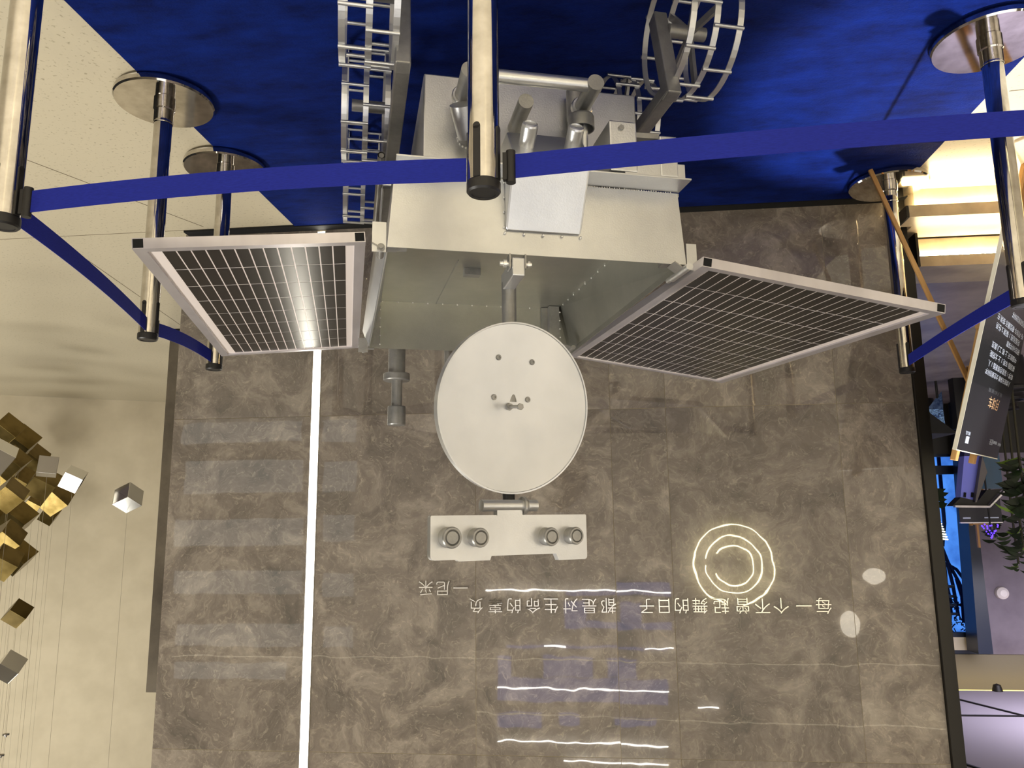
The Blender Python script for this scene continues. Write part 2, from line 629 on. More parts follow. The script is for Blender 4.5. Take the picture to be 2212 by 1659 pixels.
# ------------------------------------------------------------------ lettering on the wall
def letter(ch, px, py, size, k):
    cu = bpy.data.curves.new('letter', 'FONT')
    cu.body = ch
    cu.size = size
    cu.extrude = .0035
    cu.offset = -.0006
    cu.align_x = 'CENTER'
    tmp = bpy.data.objects.new('tmp_letter', cu)
    COL.objects.link(tmp)
    bpy.context.view_layer.update()
    me = bpy.data.meshes.new_from_object(tmp)
    bpy.data.objects.remove(tmp)
    xs_ = [v.co.x for v in me.vertices]
    ys_ = [v.co.y for v in me.vertices]
    if not xs_:
        return
    cx_, cy_ = (min(xs_) + max(xs_)) / 2, (min(ys_) + max(ys_)) / 2
    for v in me.vertices:
        v.co.x -= cx_
        v.co.y -= cy_
    me.materials.clear()
    me.materials.append(LETTER)
    o = bpy.data.objects.new('letter', me)
    p = aty(px, py, WY - .005)
    o.location = (p.x, WY - .0045, p.z)
    o.rotation_euler = (math.pi / 2, 0, 0)
    COL.objects.link(o)
    return o


quote = [('每', 1779), ('一', 1736), ('个', 1687), ('不', 1647), ('曾', 1604), ('起', 1558), ('舞', 1512), ('的', 1472), ('日', 1434.5), ('子', 1397), ('都', 1315), ('是', 1273), ('对', 1232.5), ('生', 1190.5), ('命', 1151), ('的', 1110), ('辜', 1070), ('负', 1028.5)]
grp = empty('wall_quotation', (.2, WY - .005, 1.95))
tag(grp, 'line of small silver Chinese characters mounted on the marble wall', 'lettering')
for k, (ch, px) in enumerate(quote):
    o = letter(ch, px, 1308.5, .078, k)
    o.parent = grp
    o.location = o.location - grp.location
grp2 = empty('wall_signature', (.75, WY - .005, 1.87))
tag(grp2, 'dash and two silver characters below the quotation on the marble', 'lettering')
for ch, px in (('一', 995), ('尼', 957), ('采', 920)):
    o = letter(ch, px, 1270, .078, 0)
    o.parent = grp2
    o.location = o.location - grp2.location

# ------------------------------------------------------------------ steps and the side room (photograph's right)
s1 = empty('step', (-3.4, 3.6, 0))
tag(s1, 'lower stone step with warm light glowing under its nosing', 'step')
MB().box((-2.0, 0, .112), (1.798, .29, .170)).box((1.798, 0, .112), (1.858, .13, .170)).build('nosing', STONE, s1)
MB().box((1.859, .0, .112), (1.870, .13, .172)).box((1.859, .10, .045), (1.870, .13, .112)).build('end_plate', DARKTRIM, s1)
MB().box((-2.0, .075, 0), (1.798, .29, .110)).build('riser', STONE, s1)
MB().box((-2.0, .045, .096), (1.85, .066, .109)).build('light_strip', LEDWARM, s1)
s2 = empty('step', (-3.4, 3.85, 0))
tag(s2, 'upper stone step at the platform edge, lit from underneath', 'step')
MB().box((-2.0, 0, .282), (1.735, .30, .337)).build('nosing', STONE, s2)
MB().box((1.736, -.03, 0.172), (1.748, .2, .345)).build('end_plate', DARKTRIM, s2)
MB().box((-2.0, .06, .172), (1.735, .30, .280)).build('riser', STONE, s2)
MB().box((-2.0, .035, .266), (1.73, .052, .279)).build('light_strip', LEDWARM, s2)
struct(MB().box((-9, 4.15, 0), (-1.66, 9.0, .3365)).build('floor_platform', PLAT))
struct(MB().box((-9, 3.9, -.1), (-5.41, 4.14, .3365)).build('floor_platform_edge', PLAT))
SY = 9.0
LILAC = mat('lilac_wall', (120, 112, 124), .8)
noisy(LILAC, (108, 100, 112), (128, 120, 132), 2, 4)
PLINTH = mat('dark_plinth', (42, 40, 34), .5)


def srect(px0, py0, px1, py1, name, material, y=SY, th=.04, yoff=0., bev=0):
    p = aty(px0, py0, y)
    q = aty(px1, py1, y)
    x0, x1 = sorted((p.x, q.x))
    z0, z1 = sorted((p.z, q.z))
    return MB().box((x0, y + yoff, z0), (x1, y + yoff + th, z1)).build(name, material, None, bev)


struct(MB().box((-9, SY, 0), (-2.2, SY + .2, aty(2060, 980, SY).z)).build('wall_plinth', PLINTH))
zt = aty(2060, 1413, SY).z
zl = aty(2060, 980, SY).z
xc = aty(2147, 1300, SY).x
struct(MB().box((-9, SY + .0, zl), (aty(2116, 1200, SY).x, SY + .2, zt)).build('wall_side_room', LILAC))
WARMBAND = mat('grey_ochre_band', (120, 114, 98), .8)
zc = aty(2060, 1480, SY).z
struct(MB().box((-9, SY + .02, zt), (-2.2, SY + .2, zc + .3)).build('wall_upper_band', WARMBAND))
CEIL2 = mat('lilac_ceiling', (150, 143, 156), .85)
struct(MB().box((-9, 4.05, zc), (-1.66, SY - .25, zc + .08)).build('ceiling_side_room', CEIL2))
cove = MB().box((-8.8, SY - .16, zc + .02), (-2.3, SY - .12, zc + .05)).build('cove_light', emis('cove_glow', (255, 218, 100), 5.))
tag(cove, 'warm yellow cove light hidden at the side room ceiling edge', 'light')
CABLE = mat('black_cable', (18, 17, 18), .6)


def on_ceiling(px, py):
    return atz(px, py, zc - .006)


for A, B, lb in (((2040, 1503), (2212, 1546), 'black ceiling rail running diagonally towards the window'), ((2030, 1545), (2212, 1547), 'black ceiling rail running straight across the lilac ceiling'), ((2050, 1639), (2150, 1672), 'black ceiling rail nearest the picture corner')):
    o = MB().bar(on_ceiling(*A), on_ceiling(*B), .02, .012).build('ceiling_rail', CABLE)
    tag(o, lb, 'rail')
p = on_ceiling(2144, 1487)
o = MB().lathe([(1e-4, -.07), (.035, -.055), (.05, 0), (.05, .005)], p + Vector((0, -.1, 0)), seg=20).build('ceiling_camera', BLACK)
tag(o, 'small black dome camera on the lilac ceiling edge', 'camera')

# windows of the side room: dusk outside
SKYM = emis('dusk_sky', (60, 125, 245), 1.0)
b_ = SKYM.node_tree.nodes['Principled BSDF']
tc = N(SKYM, 'ShaderNodeTexCoord')
nz = N(SKYM, 'ShaderNodeTexNoise')
nz.inputs['Scale'].default_value = 2.4
nz.inputs['Detail'].default_value = 7
Lk(SKYM, tc.outputs['Object'], nz.inputs['Vector'])
rp = N(SKYM, 'ShaderNodeValToRGB')
rp.color_ramp.elements[0].position = .38
rp.color_ramp.elements[1].position = .58
rp.color_ramp.elements[0].color = (*lin((38, 84, 176)), 1)
rp.color_ramp.elements[1].color = (*lin((88, 158, 255)), 1)
Lk(SKYM, nz.outputs['Fac'], rp.inputs[0])
Lk(SKYM, rp.outputs[0], b_.inputs['Emission Color'])
NAVY = mat('navy_frame', (24, 34, 54), .35)
GLASS = mat('window_glass', (235, 240, 250), .02, trans=1., ior=1.1)
pa = aty(1960, 984, SY)
pb = aty(2118, 1378, SY)
back = MB().box((pb.x - 2.5, SY + 1.6, 0), (pa.x + 1.8, SY + 1.65, 4.4)).build('dusk_backdrop', SKYM)
struct(back)
back.name = 'wall_dusk_outside'
xL = aty(2118, 1200, SY).x
xR = pa.x + 1.2


def zat(py, y=SY, px=2060):
    return aty(px, py, y).z


win = empty('window_90', (xR, SY + .05, 0))
struct(win)


def wpart(x0, x1, z0, z1, name, m_, y0=-.03, y1=.03):
    return MB().box((x0 - xR, y0, z0), (x1 - xR, y1, z1)).build(name, m_, win)


wpart(xL, xR, zl, zl + .03, 'sill', NAVY)
wpart(xL, xR, zat(1005), zat(1024), 'transom', NAVY)
wpart(xL, xR, zat(1367), zat(1377), 'head_bar', NAVY)
wpart(xL, xR, zat(1377), zat(1405), 'head_panel', mat('cream_head', (205, 198, 180), .7))
wpart(xL, xR, zat(1405), zat(1414), 'top_frame', NAVY)
wpart(xL, xR, zat(1024), zat(1367), 'pane', GLASS, .0, .006)
wpart(xL, xR, zl + .03, zat(1005), 'pane', GLASS, .0, .006)
# leaning navy pillar beside the window
q0, q1 = aty(2092, 1130, SY - .3), aty(2112, 1130, SY - .3)
r0, r1 = aty(2114, 1413, SY - .3), aty(2146, 1413, SY - .3)
base_z = .337
def ex(p, q, z):
    t = (z - p.z) / (q.z - p.z)
    return p + (q - p) * t
A0 = ex(q0, r0, base_z)
A1 = ex(q1, r1, base_z)
vs = [A1, A0, r0, r1]
vs2 = [v + Vector((0, .25, 0)) for v in vs]
o = MB().add(vs + vs2, [(0, 1, 2, 3), (7, 6, 5, 4), (0, 4, 5, 1), (1, 5, 6, 2), (2, 6, 7, 3), (3, 7, 4, 0)]).build('wall_pillar', NAVY)
struct(o)
# things outside the window: trees, lit tree, shelter posts
BARK = mat('dusk_bark', (26, 46, 92), .9)


def wpt(px, py, y):
    return aty(px, py, y)


tr_ = empty('bare_tree', wpt(2030, 1190, SY + .9) * 1)
tr_.location.z = 0
tag(tr_, 'dark bare branching tree outside the blue dusk window', 'tree')
base = tr_.location.copy()
m_ = MB()
for pts in (((2040, 1130), (2034, 1180), (2030, 1210), (2022, 1260)), ((2034, 1180), (2048, 1215), (2070, 1255), (2092, 1300)), ((2036, 1195), (2042, 1235), (2046, 1300)), ((2030, 1205), (2020, 1240), (2016, 1290)), ((2052, 1222), (2066, 1230), (2090, 1262)), ((2046, 1214), (2058, 1262), (2070, 1330)), ((2044, 1260), (2054, 1300), (2052, 1350)), ((2066, 1250), (2078, 1290), (2082, 1345)), ((2022, 1262), (2030, 1310), (2028, 1350))):
    P_ = [wpt(x, y, SY + .9) - base for x, y in pts]
    m_.tube(P_, .02, 6)
m_.tube([wpt(2036, 1180, SY + .9) - base, wpt(2040, 1130, SY + .9) - base, Vector((wpt(2042, 1100, SY + .9).x - base.x, 0, 0.0))], .022, 8)
m_.build('branches', BARK, tr_)
tw = MB()
for k in range(160):
    x = random.uniform(2022, 2104)
    y = random.uniform(1290, 1362)
    a_ = wpt(x, y, SY + .9) - base
    b2 = wpt(x + random.uniform(-9, 9), y + random.uniform(-9, 9), SY + .9 + random.uniform(-.05, .05)) - base
    tw.tube([a_, b2], .007, 4, False)
tag(tw.build('twigs', BARK, tr_), kind='stuff')
lt = empty('lit_tree', wpt(2030, 1140, SY + .7))
lt.location.z = 0
tag(lt, 'cone of glowing string light rows outside the window', 'christmas tree')
GLOW = emis('string_glow', (255, 246, 200), 3.)
for k in range(9):
    yy = 1118 + k * 5.6
    wpx = 3 + k * 1.5
    A_ = wpt(2024 + k * .8 - wpx, yy, SY + .7) - lt.location
    B_ = wpt(2026 + k * .8 + wpx, yy + 2.5, SY + .7) - lt.location
    MB().tube([A_, (A_ + B_) / 2 + Vector((0, -.05, 0)), B_], .009, 6).build('light_row', GLOW, lt)
MB().cyl((0, .12, 0), (0, .12, 1.9), .03, seg=8).build('pole', NAVY, lt)
p = wpt(2041, 1300, SY + .5)
ld = empty('slatted_tower', (p.x, p.y, 0))
tag(ld, 'dark slatted tower outside the window in front of the branches', 'tower')
for py in (1267, 1288, 1307, 1326):
    q = wpt(2041, py, SY + .5)
    MB().box((-.12, -.02, q.z - .014), (.14, .02, q.z + .014)).build('slat', NAVY, ld)
MB().box((-.035, -.02, 0), (.035, .02, wpt(2041, 1340, SY + .5).z)).build('post', NAVY, ld)

# ------------------------------------------------------------------ stanchions and belts
def stanchion(loc, rz, label):
    t = empty('barrier_post', (loc[0], loc[1], 0), rz)
    tag(t, label, 'barrier post', 'chrome belt barrier posts round the rover')
    MB().lathe([(1e-4, .0), (.160, .0), (.171, .004), (.173, .010), (.173, .024), (.168, .030), (1e-4, .030)], (0, 0, .0085), seg=64).build('base_plate', CHROME, t)
    MB().lathe([(.0375, .038), (.0375, .062), (.034, .066), (.034, .115), (.0325, .118)], (0, 0, 0), seg=36).build('collar', CHROME, t)
    MB().cyl((0, 0, .04), (0, 0, .912), .0315, seg=40, caps=False).build('pole', CHROME, t)
    MB().lathe([(.0322, .905), (.0335, .908), (.0335, .925), (.030, .929), (.024, .929), (.0235, .9275), (1e-4, .9275)], (0, 0, 0), seg=36).build('cap', BLACK, t)
    for k in range(4):
        a_ = k * math.pi / 2
        mm = Matrix.Rotation(a_, 4, 'Z')
        MB().box((-.0075, -.0335, .80), (.0075, -.029, .905), mm).cyl(mm @ Vector((0, -.029, .80)), mm @ Vector((0, -.0335, .80)), .0075, seg=12).build('belt_slot', BLACK, t, .0012)
    return t


PO = {'P1': (1.232, 1.431), 'P2': (.190, 1.391), 'P7': (-1.32, 1.33), 'P3': (-1.345, 2.425), 'P4': (-1.438, 3.545), 'P5': (1.521, 2.457), 'P6': (1.555, 3.003)}
LB = {'P1': 'chrome belt post cut by the left picture edge, closest on that side',
      'P2': 'nearest chrome belt post, in front of the rover',
      'P7': 'chrome belt post off the picture holding the far end of the front belt',
      'P3': 'chrome belt post at the right picture edge in front of the display board',
      'P4': 'chrome belt post at the foot of the glowing steps, easel leg across its base',
      'P5': 'chrome belt post on the beige floor edge beside the front of the solar panel',
      'P6': 'chrome belt post farthest back, top hidden behind the solar panel corner'}
RZ = {'P2': .30}
for k in PO:
    stanchion(PO[k], RZ.get(k, .05), LB[k])


def belt(a, b, label, drop=.012, za=.876, zb=.876, off=.034, clipend=True):
    A = Vector((*PO[a], za))
    B = Vector((*PO[b], zb))
    d = (B - A)
    d.z = 0
    d.normalize()
    A = A + d * (off + .0005)
    B = B - d * (off + .020)
    t = empty('barrier_belt', (A.x, A.y, 0))
    tag(t, label, 'belt', 'blue webbing belts between the posts')
    n = 24
    side = Vector((-d.y, d.x, 0)) * .0009
    vs = []
    for i in range(n + 1):
        u = i / n
        p = A.lerp(B, u)
        p.z -= drop * 4 * u * (1 - u)
        q = p - Vector((A.x, A.y, 0))
        for (s_, z_) in ((1, .0245), (1, -.0245), (-1, -.0245), (-1, .0245)):
            vs.append(q + side * s_ + Vector((0, 0, z_)))
    fs = [(0, 1, 2, 3), tuple(4 * n + k for k in (3, 2, 1, 0))]
    for i in range(n):
        for k in range(4):
            fs.append((4 * i + k, 4 * i + (k + 1) % 4, 4 * i + 4 + (k + 1) % 4, 4 * i + 4 + k))
    MB().add(vs, fs).build('webbing', BELT, t)
    e = B - Vector((A.x, A.y, 0))
    MB().box((-.004, -.006, -.028), (.0155, .006, .028), Matrix.Translation(e) @ Matrix.Rotation(math.atan2(d.y, d.x), 4, 'Z')).cyl(e + Vector((0, 0, -.032)), e + Vector((0, 0, .034)), .0095, seg=16).build('end_clip', BLACK, t)
    return t


belt('P2', 'P1', 'blue belt from the nearest post to the left edge post')
belt('P7', 'P2', 'blue belt from the nearest post crossing the right part of the picture')
belt('P5', 'P1', 'blue belt rising steeply over the beige floor at left')
belt('P6', 'P5', 'short blue belt beside the solar panel over the beige floor')
belt('P4', 'P3', 'blue belt in front of the display board and easel', drop=.006)

# ------------------------------------------------------------------ the lunar rover
TH = math.radians(17.5)
u = Vector((math.cos(TH), -math.sin(TH), 0))
dd = Vector((math.sin(TH), math.cos(TH), 0))
O = u * -.465 + dd * 2.40
rv = empty('lunar_rover', O, -TH)
tag(rv, 'silver six-wheeled lunar rover model with dish and solar panels on the blue carpet', 'rover')
Ml = Matrix((u, dd, Vector((0, 0, 1))))
CL = Ml @ (Vector((0, 0, H)) - O)


def L(px, py, x=None, y=None, z=None):
    r = Ml @ ray(px, py)
    if x is not None:
        t = (x - CL.x) / r.x
    elif y is not None:
        t = (y - CL.y) / r.y
    else:
        t = (z - CL.z) / r.z
    return CL + r * t


# upper tray
ty = .003
tray = MB()
RIM = [(-.395, -.58), (.395, -.58), (.415, .58), (-.405, .58)]
BOT = [(-.380, -.58), (.380, -.58), (.372, .58), (-.355, .58)]
zr, zb = .89, .690


def wallq(i, j):
    (ax, ay), (bx, by) = RIM[i], RIM[j]
    (cx_, cy_), (dx_, dy_) = BOT[i], BOT[j]
    e = Vector((bx - ax, by - ay, 0)).normalized()
    n = Vector((-e.y, e.x, 0)) * ty
    P_ = [Vector((cx_, cy_, zb)), Vector((dx_, dy_, zb)), Vector((bx, by, zr)), Vector((ax, ay, zr))]
    Q_ = [p + n for p in P_]
    return MB().add(P_ + Q_, [(0, 1, 2, 3), (7, 6, 5, 4), (0, 4, 5, 1), (1, 5, 6, 2), (2, 6, 7, 3), (3, 7, 4, 0)])


wallq(0, 1).build('front_panel', SILVER, rv)
wallq(1, 2).build('side_panel', SILVER, rv)
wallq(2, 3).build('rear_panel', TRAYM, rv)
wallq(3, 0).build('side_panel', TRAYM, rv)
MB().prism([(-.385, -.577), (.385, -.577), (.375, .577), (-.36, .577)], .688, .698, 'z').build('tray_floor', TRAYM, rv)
MB().add([(.397, -.555, .887), (.417, .57, .887), (.440, .57, .825), (.420, -.555, .825), (.395, -.555, .885), (.415, .57, .885), (.438, .57, .823), (.418, -.555, .823)], [(0, 1, 2, 3), (7, 6, 5, 4), (0, 4, 5, 1), (1, 5, 6, 2), (2, 6, 7, 3), (3, 7, 4, 0)]).build('side_flap', DISHM, rv)
# ledge under the front panel
MB().box((-.385, -.66, .682), (.380, -.578, .6865)).build('front_ledge', SILVER, rv, .0008)
# lower body
MB().box((-.302, -.50, .362), (.302, .46, .686)).build('lower_body', SILVER, rv, .004)
# side tabs at the corners and gussets in the tray
MB().box((.398, -.583, .828), (.432, -.579, .905)).build('corner_tab', SILVER, rv)
MB().box((-.425, -.583, .832), (-.396, -.579, .905)).build('corner_tab', SILVER, rv)
MB().box((.418, .54, .86), (.455, .546, .915)).build('corner_tab', SILVER_D, rv)
MB().box((.345, -.576, .862), (.385, -.536, .885)).build('gusset', SILVER_D, rv)
MB().box((-.385, -.576, .862), (-.335, -.530, .885)).build('gusset', SILVER_D, rv)
p1 = L(1184, 672, y=.55)
p2 = L(1205, 672, y=.55)
MB().box((p2.x, .53, .70), (p1.x, .575, .882)).build('inner_channel', SILVER_D, rv)
p1 = L(1170, 690, y=.565)
MB().box((p2.x + .03, .56, .70), (p1.x, .576, .87)).build('inner_channel', SILVER_D, rv)
MB().box((.372, .571, .72), (.405, .5755, .886)).build('gusset', SILVER_D, rv)
p1 = L(1003, 592, z=.72)
p2 = L(1039, 592, z=.72)
MB().box((p2.x, p1.y - .005, .698), (p1.x, p1.y + .03, .722)).build('tray_block', SILVER_D, rv, .001)
wd_ = MB()
for i in range(13):
    t = i / 12
    wd_.ball(Vector((.365 - .72 * t, .574, .700)), .0035, 6)
for i in range(16):
    t = i / 15
    wd_.ball(Vector((-.378 + .022 * t, -.5 + 1.07 * t, .700)), .0035, 6)
for i in range(5):
    wd_.ball(Vector((.372, .570, .735 + .035 * i)), .0035, 6)
    wd_.ball(Vector((-.350, .528, .725 + .035 * i)), .0035, 6)
for i in range(40):
    wd_.ball(Vector((-.36 + .27 * i / 39, -.579, .689 + random.uniform(-.0012, .0012))), .0022, 5)
tag(wd_.build('weld_beads', WELD, rv), kind='stuff')
MB().bar(L(990, 562, z=.6995), L(940, 660, z=.6995), .003, .002).build('floor_seam', SILVER_D, rv)

# rear chimney like antenna
c = L(857, 800, y=.66)
an = MB()
an.cyl((c.x, .66, .60), (c.x, .66, .985), .034, seg=28)
an.build('rear_mast', SILVER_D, rv)
MB().lathe([(.02, .975), (.052, .975), (.053, .979), (.053, 1.000), (.051, 1.004), (.02, 1.004)], (c.x, .66, 0), seg=32).build('rear_flange', SILVER_D, rv)
MB().cyl((c.x - .002, .66, 1.0), (c.x - .002, .66, 1.115), .0215, seg=24).build('rear_rod', SILVER_D, rv)
MB().lathe([(.005, 1.108), (.0345, 1.108), (.036, 1.112), (.036, 1.180), (.034, 1.184), (1e-4, 1.184)], (c.x - .002, .66, 0), seg=28).build('rear_cap', SILVER_D, rv)
MB().box((c.x - .05, .582, .62), (c.x + .05, .665, .66)).build('rear_bracket', SILVER_D, rv)
c2 = L(968, 775, y=.64)
MB().cyl((c2.x, .64, .60), (c2.x, .64, .93), .016, seg=16).build('rear_stub', SILVER_D, rv)
MB().box((c2.x - .02, .582, .62), (c2.x + .02, .65, .65)).build('rear_bracket', SILVER_D, rv)

# device box on the front
DX0, DX1 = -.103, .099
prof = [(-.585, .832), (-.690, .672), (-.612, .572), (-.50, .572), (-.50, .68), (-.585, .68)]
MB().prism(prof, DX0, DX1).build('instrument_box', SILVER, rv, .006)
wd2 = MB()
for i in range(5):
    wd2.ball(Vector((DX1 - .2 * i / 4, -.585, .836)), .004, 6)
for i in range(4):
    wd2.ball(Vector((DX1 + .002, -.584, .70 + .04 * i)), .003, 6)
nd = Vector((0, -.79, -.61)).normalized()
for px, py in ((1136, 322), (1234, 328)):
    b0 = L(px, py, y=-.648)
    tcan = MB().lathe([(.0205, -.01), (.0205, .062), (.0190, .067), (.0150, .069), (.0140, .066), (1e-4, .066)], b0, nd, 28)
    tcan.build('nozzle', SILVER, rv)
    for k in range(7):
        a_ = k * 2 * math.pi / 7
        x_ = Vector((1, 0, 0))
        y_ = nd.cross(x_)
        wd2.ball(b0 + (x_ * math.cos(a_) + y_ * math.sin(a_)) * .022, .003, 6)
tag(wd2.build('weld_beads', WELD, rv), kind='stuff')

# robotic arm: two stubs joined by a cross pipe
b1 = L(1000, 208, y=-.56)
b2 = L(1257, 232, y=-.56)
fz = Vector((.0, -1, .0))
for b0, nm in ((b1, 'arm_stub'), (b2, 'arm_stub')):
    MB().cyl(b0 + Vector((0, .01, 0)), b0 + fz * .125, .0218, seg=28).build(nm, SILVER_D, rv, 0)
    MB().lathe([(.02, -.012), (.029, -.012), (.030, -.008), (.030, .004), (.027, .008), (.02, .008)], b0, fz, 28).build('arm_collar', SILVER, rv)
MB().cyl((b2.x, -.665, b2.z - .002), (b1.x, -.665, b1.z - .002), .0172, seg=24).build('cross_pipe', SILVER, rv)
# joint 1: leaning fat sleeve with welded base
MB().cyl((b1.x, -.495, b1.z), (b1.x, -.57, b1.z), .023, seg=24).build('arm_base', SILVER_D, rv)
q = L(1010, 300, y=-.50)
MB().cyl((q.x, -.495, q.z), (q.x, -.545, q.z - .01), .026, seg=28).build('arm_base', SILVER_D, rv)
MB().cyl((q.x + .004, -.545, q.z + .02), (q.x + .026, -.60, b1.z + .045), .028, .036, seg=32).build('arm_sleeve', SILVER, rv)
wb = MB()
for k in range(18):
    a_ = k * 2 * math.pi / 18
    wb.ball(Vector((q.x + .027 * math.cos(a_), -.501, q.z + .027 * math.sin(a_))), .0035, 6)
tag(wb.build('weld_beads', WELD, rv), kind='stuff')
# joint 2: upright elbow, cup and rod
q = L(1242, 215, y=-.535)
MB().lathe([(1e-4, -.03), (.018, -.03), (.024, -.024), (.024, .07), (1e-4, .07)], (q.x, -.535, q.z), seg=28).build('elbow', SILVER_D, rv)
q = L(1255, 268, y=-.57)
MB().lathe([(.022, -.024), (.034, -.022), (.036, -.017), (.036, .016), (.033, .016), (.033, -.012), (.01, -.012)], (q.x, -.57, q.z), seg=32).build('cup', SILVER_D, rv)
MB().cyl((q.x - .008, -.57, q.z - .012), (q.x - .012, -.56, q.z + .08), .0125, .008, seg=20).build('rod', SILVER, rv)
# single stub
q = L(1112, 277, y=-.50)
MB().cyl((q.x, -.49, q.z), (q.x, -.642, q.z), .0202, seg=28).build('short_stub', SILVER_D, rv)
# bolted box and side bracket
hb = MB().box((-.240, -.655, .535), (-.165, -.50, .675)).build('bolted_box', SILVER, rv, .004)
hb['label'] = 'box with a hexagonal bolt head'
q = L(1341, 277, y=-.655)
MB().cyl((q.x, -.655, q.z), (q.x, -.662, q.z), .0075, seg=6).build('hex_bolt', SILVER_D, hb)
MB().bar((-.24, -.64, .567), (-.305, -.64, .565), .016, .014).build('bracket_bar', SILVER_D, rv)
MB().box((-.352, -.655, .565), (-.302, -.60, .680)).build('side_bracket', SILVER, rv, .004)
MB().box((-.372, -.652, .640), (-.205, -.60, .681)).build('side_bracket', SILVER, rv, .002)

# ---- dish on its mount
nn = Vector((math.sin(math.radians(-17.5)) * math.cos(math.radians(7.5)), -math.cos(math.radians(-17.5)) * math.cos(math.radians(7.5)), math.sin(math.radians(7.5))))
dc = Vector((.0571, -.496, 1.2725))
e1 = nn.cross(Vector((0, 0, 1))).normalized() * -1     # image-left in the photograph's frame = +x
if e1.x < 0:
    e1 = -e1
e2 = e1.cross(nn)
if e2.z < 0:
    e2 = -e2
prof = []
RD = .2211
for i in range(15):
    r_ = RD * .978 * i / 14
    prof.append((max(r_, 1e-4), -.018 * (1 - (r_ / RD) ** 2)))
prof += [(RD * .982, .003), (RD, .003), (RD, -.018), (RD * .96, -.021)]
for i in range(13, -1, -1):
    r_ = RD * .94 * i / 14
    prof.append((max(r_, 1e-4), -.010 - .018 * (1 - (r_ / RD) ** 2)))
dish = MB().lathe(prof, dc, nn, 96).build('dish', DISHM, rv)
for px, py in ((1067, 776), (1141, 779), (1064, 862), (1138, 862)):
    sx = -(px - 1106) / 163 * RD
    sz = (py - 882) / 186 * RD
    p = dc + e1 * sx + e2 * sz - nn * (.018 * (1 - (sx * sx + sz * sz) / RD ** 2))
    MB().lathe([(.0075, .0), (.0075, .0025), (.0065, .004), (.0035, .004), (.003, .002), (1e-4, .002)], p, nn, 16).build('dish_screw', SILVER_D, dish)
p = dc + e1 * .012 - nn * .018 + e2 * -.002
MB().cyl(p, p + nn * .008, .010, seg=6).cyl(p, p + nn * .058, .0045, seg=14).cyl(p + nn * .058, p + nn * .065, .0088, seg=6).build('centre_bolt', SILVER_D, dish)
# dish mount
MB().box((.052, -.600, .904), (.084, -.45, .952)).build('mount_tube', SILVER, rv, .003)
q = L(1100, 690, y=-.465)
MB().cyl((q.x, -.465, .93), (q.x, -.465, 1.255), .0195, seg=28).build('mount_post', SILVER_D, rv)
MB().cyl((q.x, -.455, 1.27), dc - nn * .03, .025, seg=20).build('dish_hub', SILVER_D, rv)
MB().box((.046, -.592, .892), (.050, -.56, .93)).build('mount_clamp', SILVER_D, rv)
MB().box((.086, -.592, .892), (.090, -.56, .93)).build('mount_clamp', SILVER_D, rv)
MB().cyl((.03, -.578, .915), (.112, -.578, .915), .006, seg=10).cyl((.095, -.578, .915), (.103, -.578, .915), .011, seg=6).cyl((.034, -.578, .915), (.041, -.578, .915), .010, seg=6).build('clamp_bolt', WELD, rv)
# mast above the dish
q2 = L(1100, 1075, y=-.45)
MB().cyl((q.x, -.405, 1.27), (q2.x, -.445, 1.512), .016, seg=20).cyl((q.x, -.465, 1.27), (q.x, -.40, 1.27), .018, seg=16).build('mast', BLACK, rv)
az = math.radians(-17.5)
hx = Vector((math.cos(az), math.sin(az), 0))     # along the camera head
hn = Vector((math.sin(az), -math.cos(az), 0))    # facing direction
hc = Vector((L(1097, 1092, y=-.5).x, -.5, 1.521))
MB().cyl(hc + hx * .075 + hn * 0, hc - hx * .082, .0145, seg=24).build('tilt_pipe', SILVER, rv)
MB().lathe([(.0145, -.005), (.022, -.005), (.0235, 0), (.022, .005), (.0145, .005)], hc - hx * .045, hx, 24).build('pipe_ring', SILVER_D, rv)
hm = Matrix((hx, -hn, Vector((0, 0, 1)))).transposed().to_4x4()
HC = Vector((L(1097, 1155, y=-.5).x, -.505, 1.595))
hm.translation = HC


def hp(px, py):
    """point on the head's front plane"""
    r = Ml @ ray(px, py)
    P0 = HC
    t = ((P0 - CL).dot(hn)) / r.dot(hn)
    p = CL + r * t
    return hm.inverted() @ p


a_, b_ = hp(930, 1114), hp(1266, 1111)
zt_ = hp(1100, 1203).z
outline = []


def rc(cx_, cz_, r_, a0, n=5):
    for i in range(n + 1):
        t = math.radians(a0 + 90 * i / n)
        outline.append((cx_ + r_ * math.cos(t), cz_ + r_ * math.sin(t)))


xl_, xr_ = b_.x, a_.x      # xl_ smaller (photo right)
z0_ = a_.z
rc(xl_ + .004, z0_ + .004, .004, 180)
rc(xr_ - .004, z0_ + .004, .004, 270)
rc(xr_ - .012, zt_ + .002 - .012, .012, 0)
t1, t2 = hp(992, 1213), hp(1062, 1213)
outline += [(t1.x + .006, zt_ + .002), (t1.x, t1.z), (t2.x + .004, t1.z), (t2.x, zt_ - .004)]
t3 = hp(1206, 1209)
outline += [(t3.x + .006, zt_ - .004), (t3.x - .002, t3.z + .001)]
rc(xl_ + .008, t3.z + .001 - .008, .008, 90)
n_ = len(outline)
vs = [hm @ Vector((x, 0, z)) for x, z in outline] + [hm @ Vector((x, .018, z)) for x, z in outline]
fs = [tuple(range(n_)), tuple(range(2 * n_ - 1, n_ - 1, -1))] + [(i, (i + 1) % n_, n_ + (i + 1) % n_, n_ + i) for i in range(n_)]
head = MB().add(vs, fs).build('camera_head', SILVER, rv)
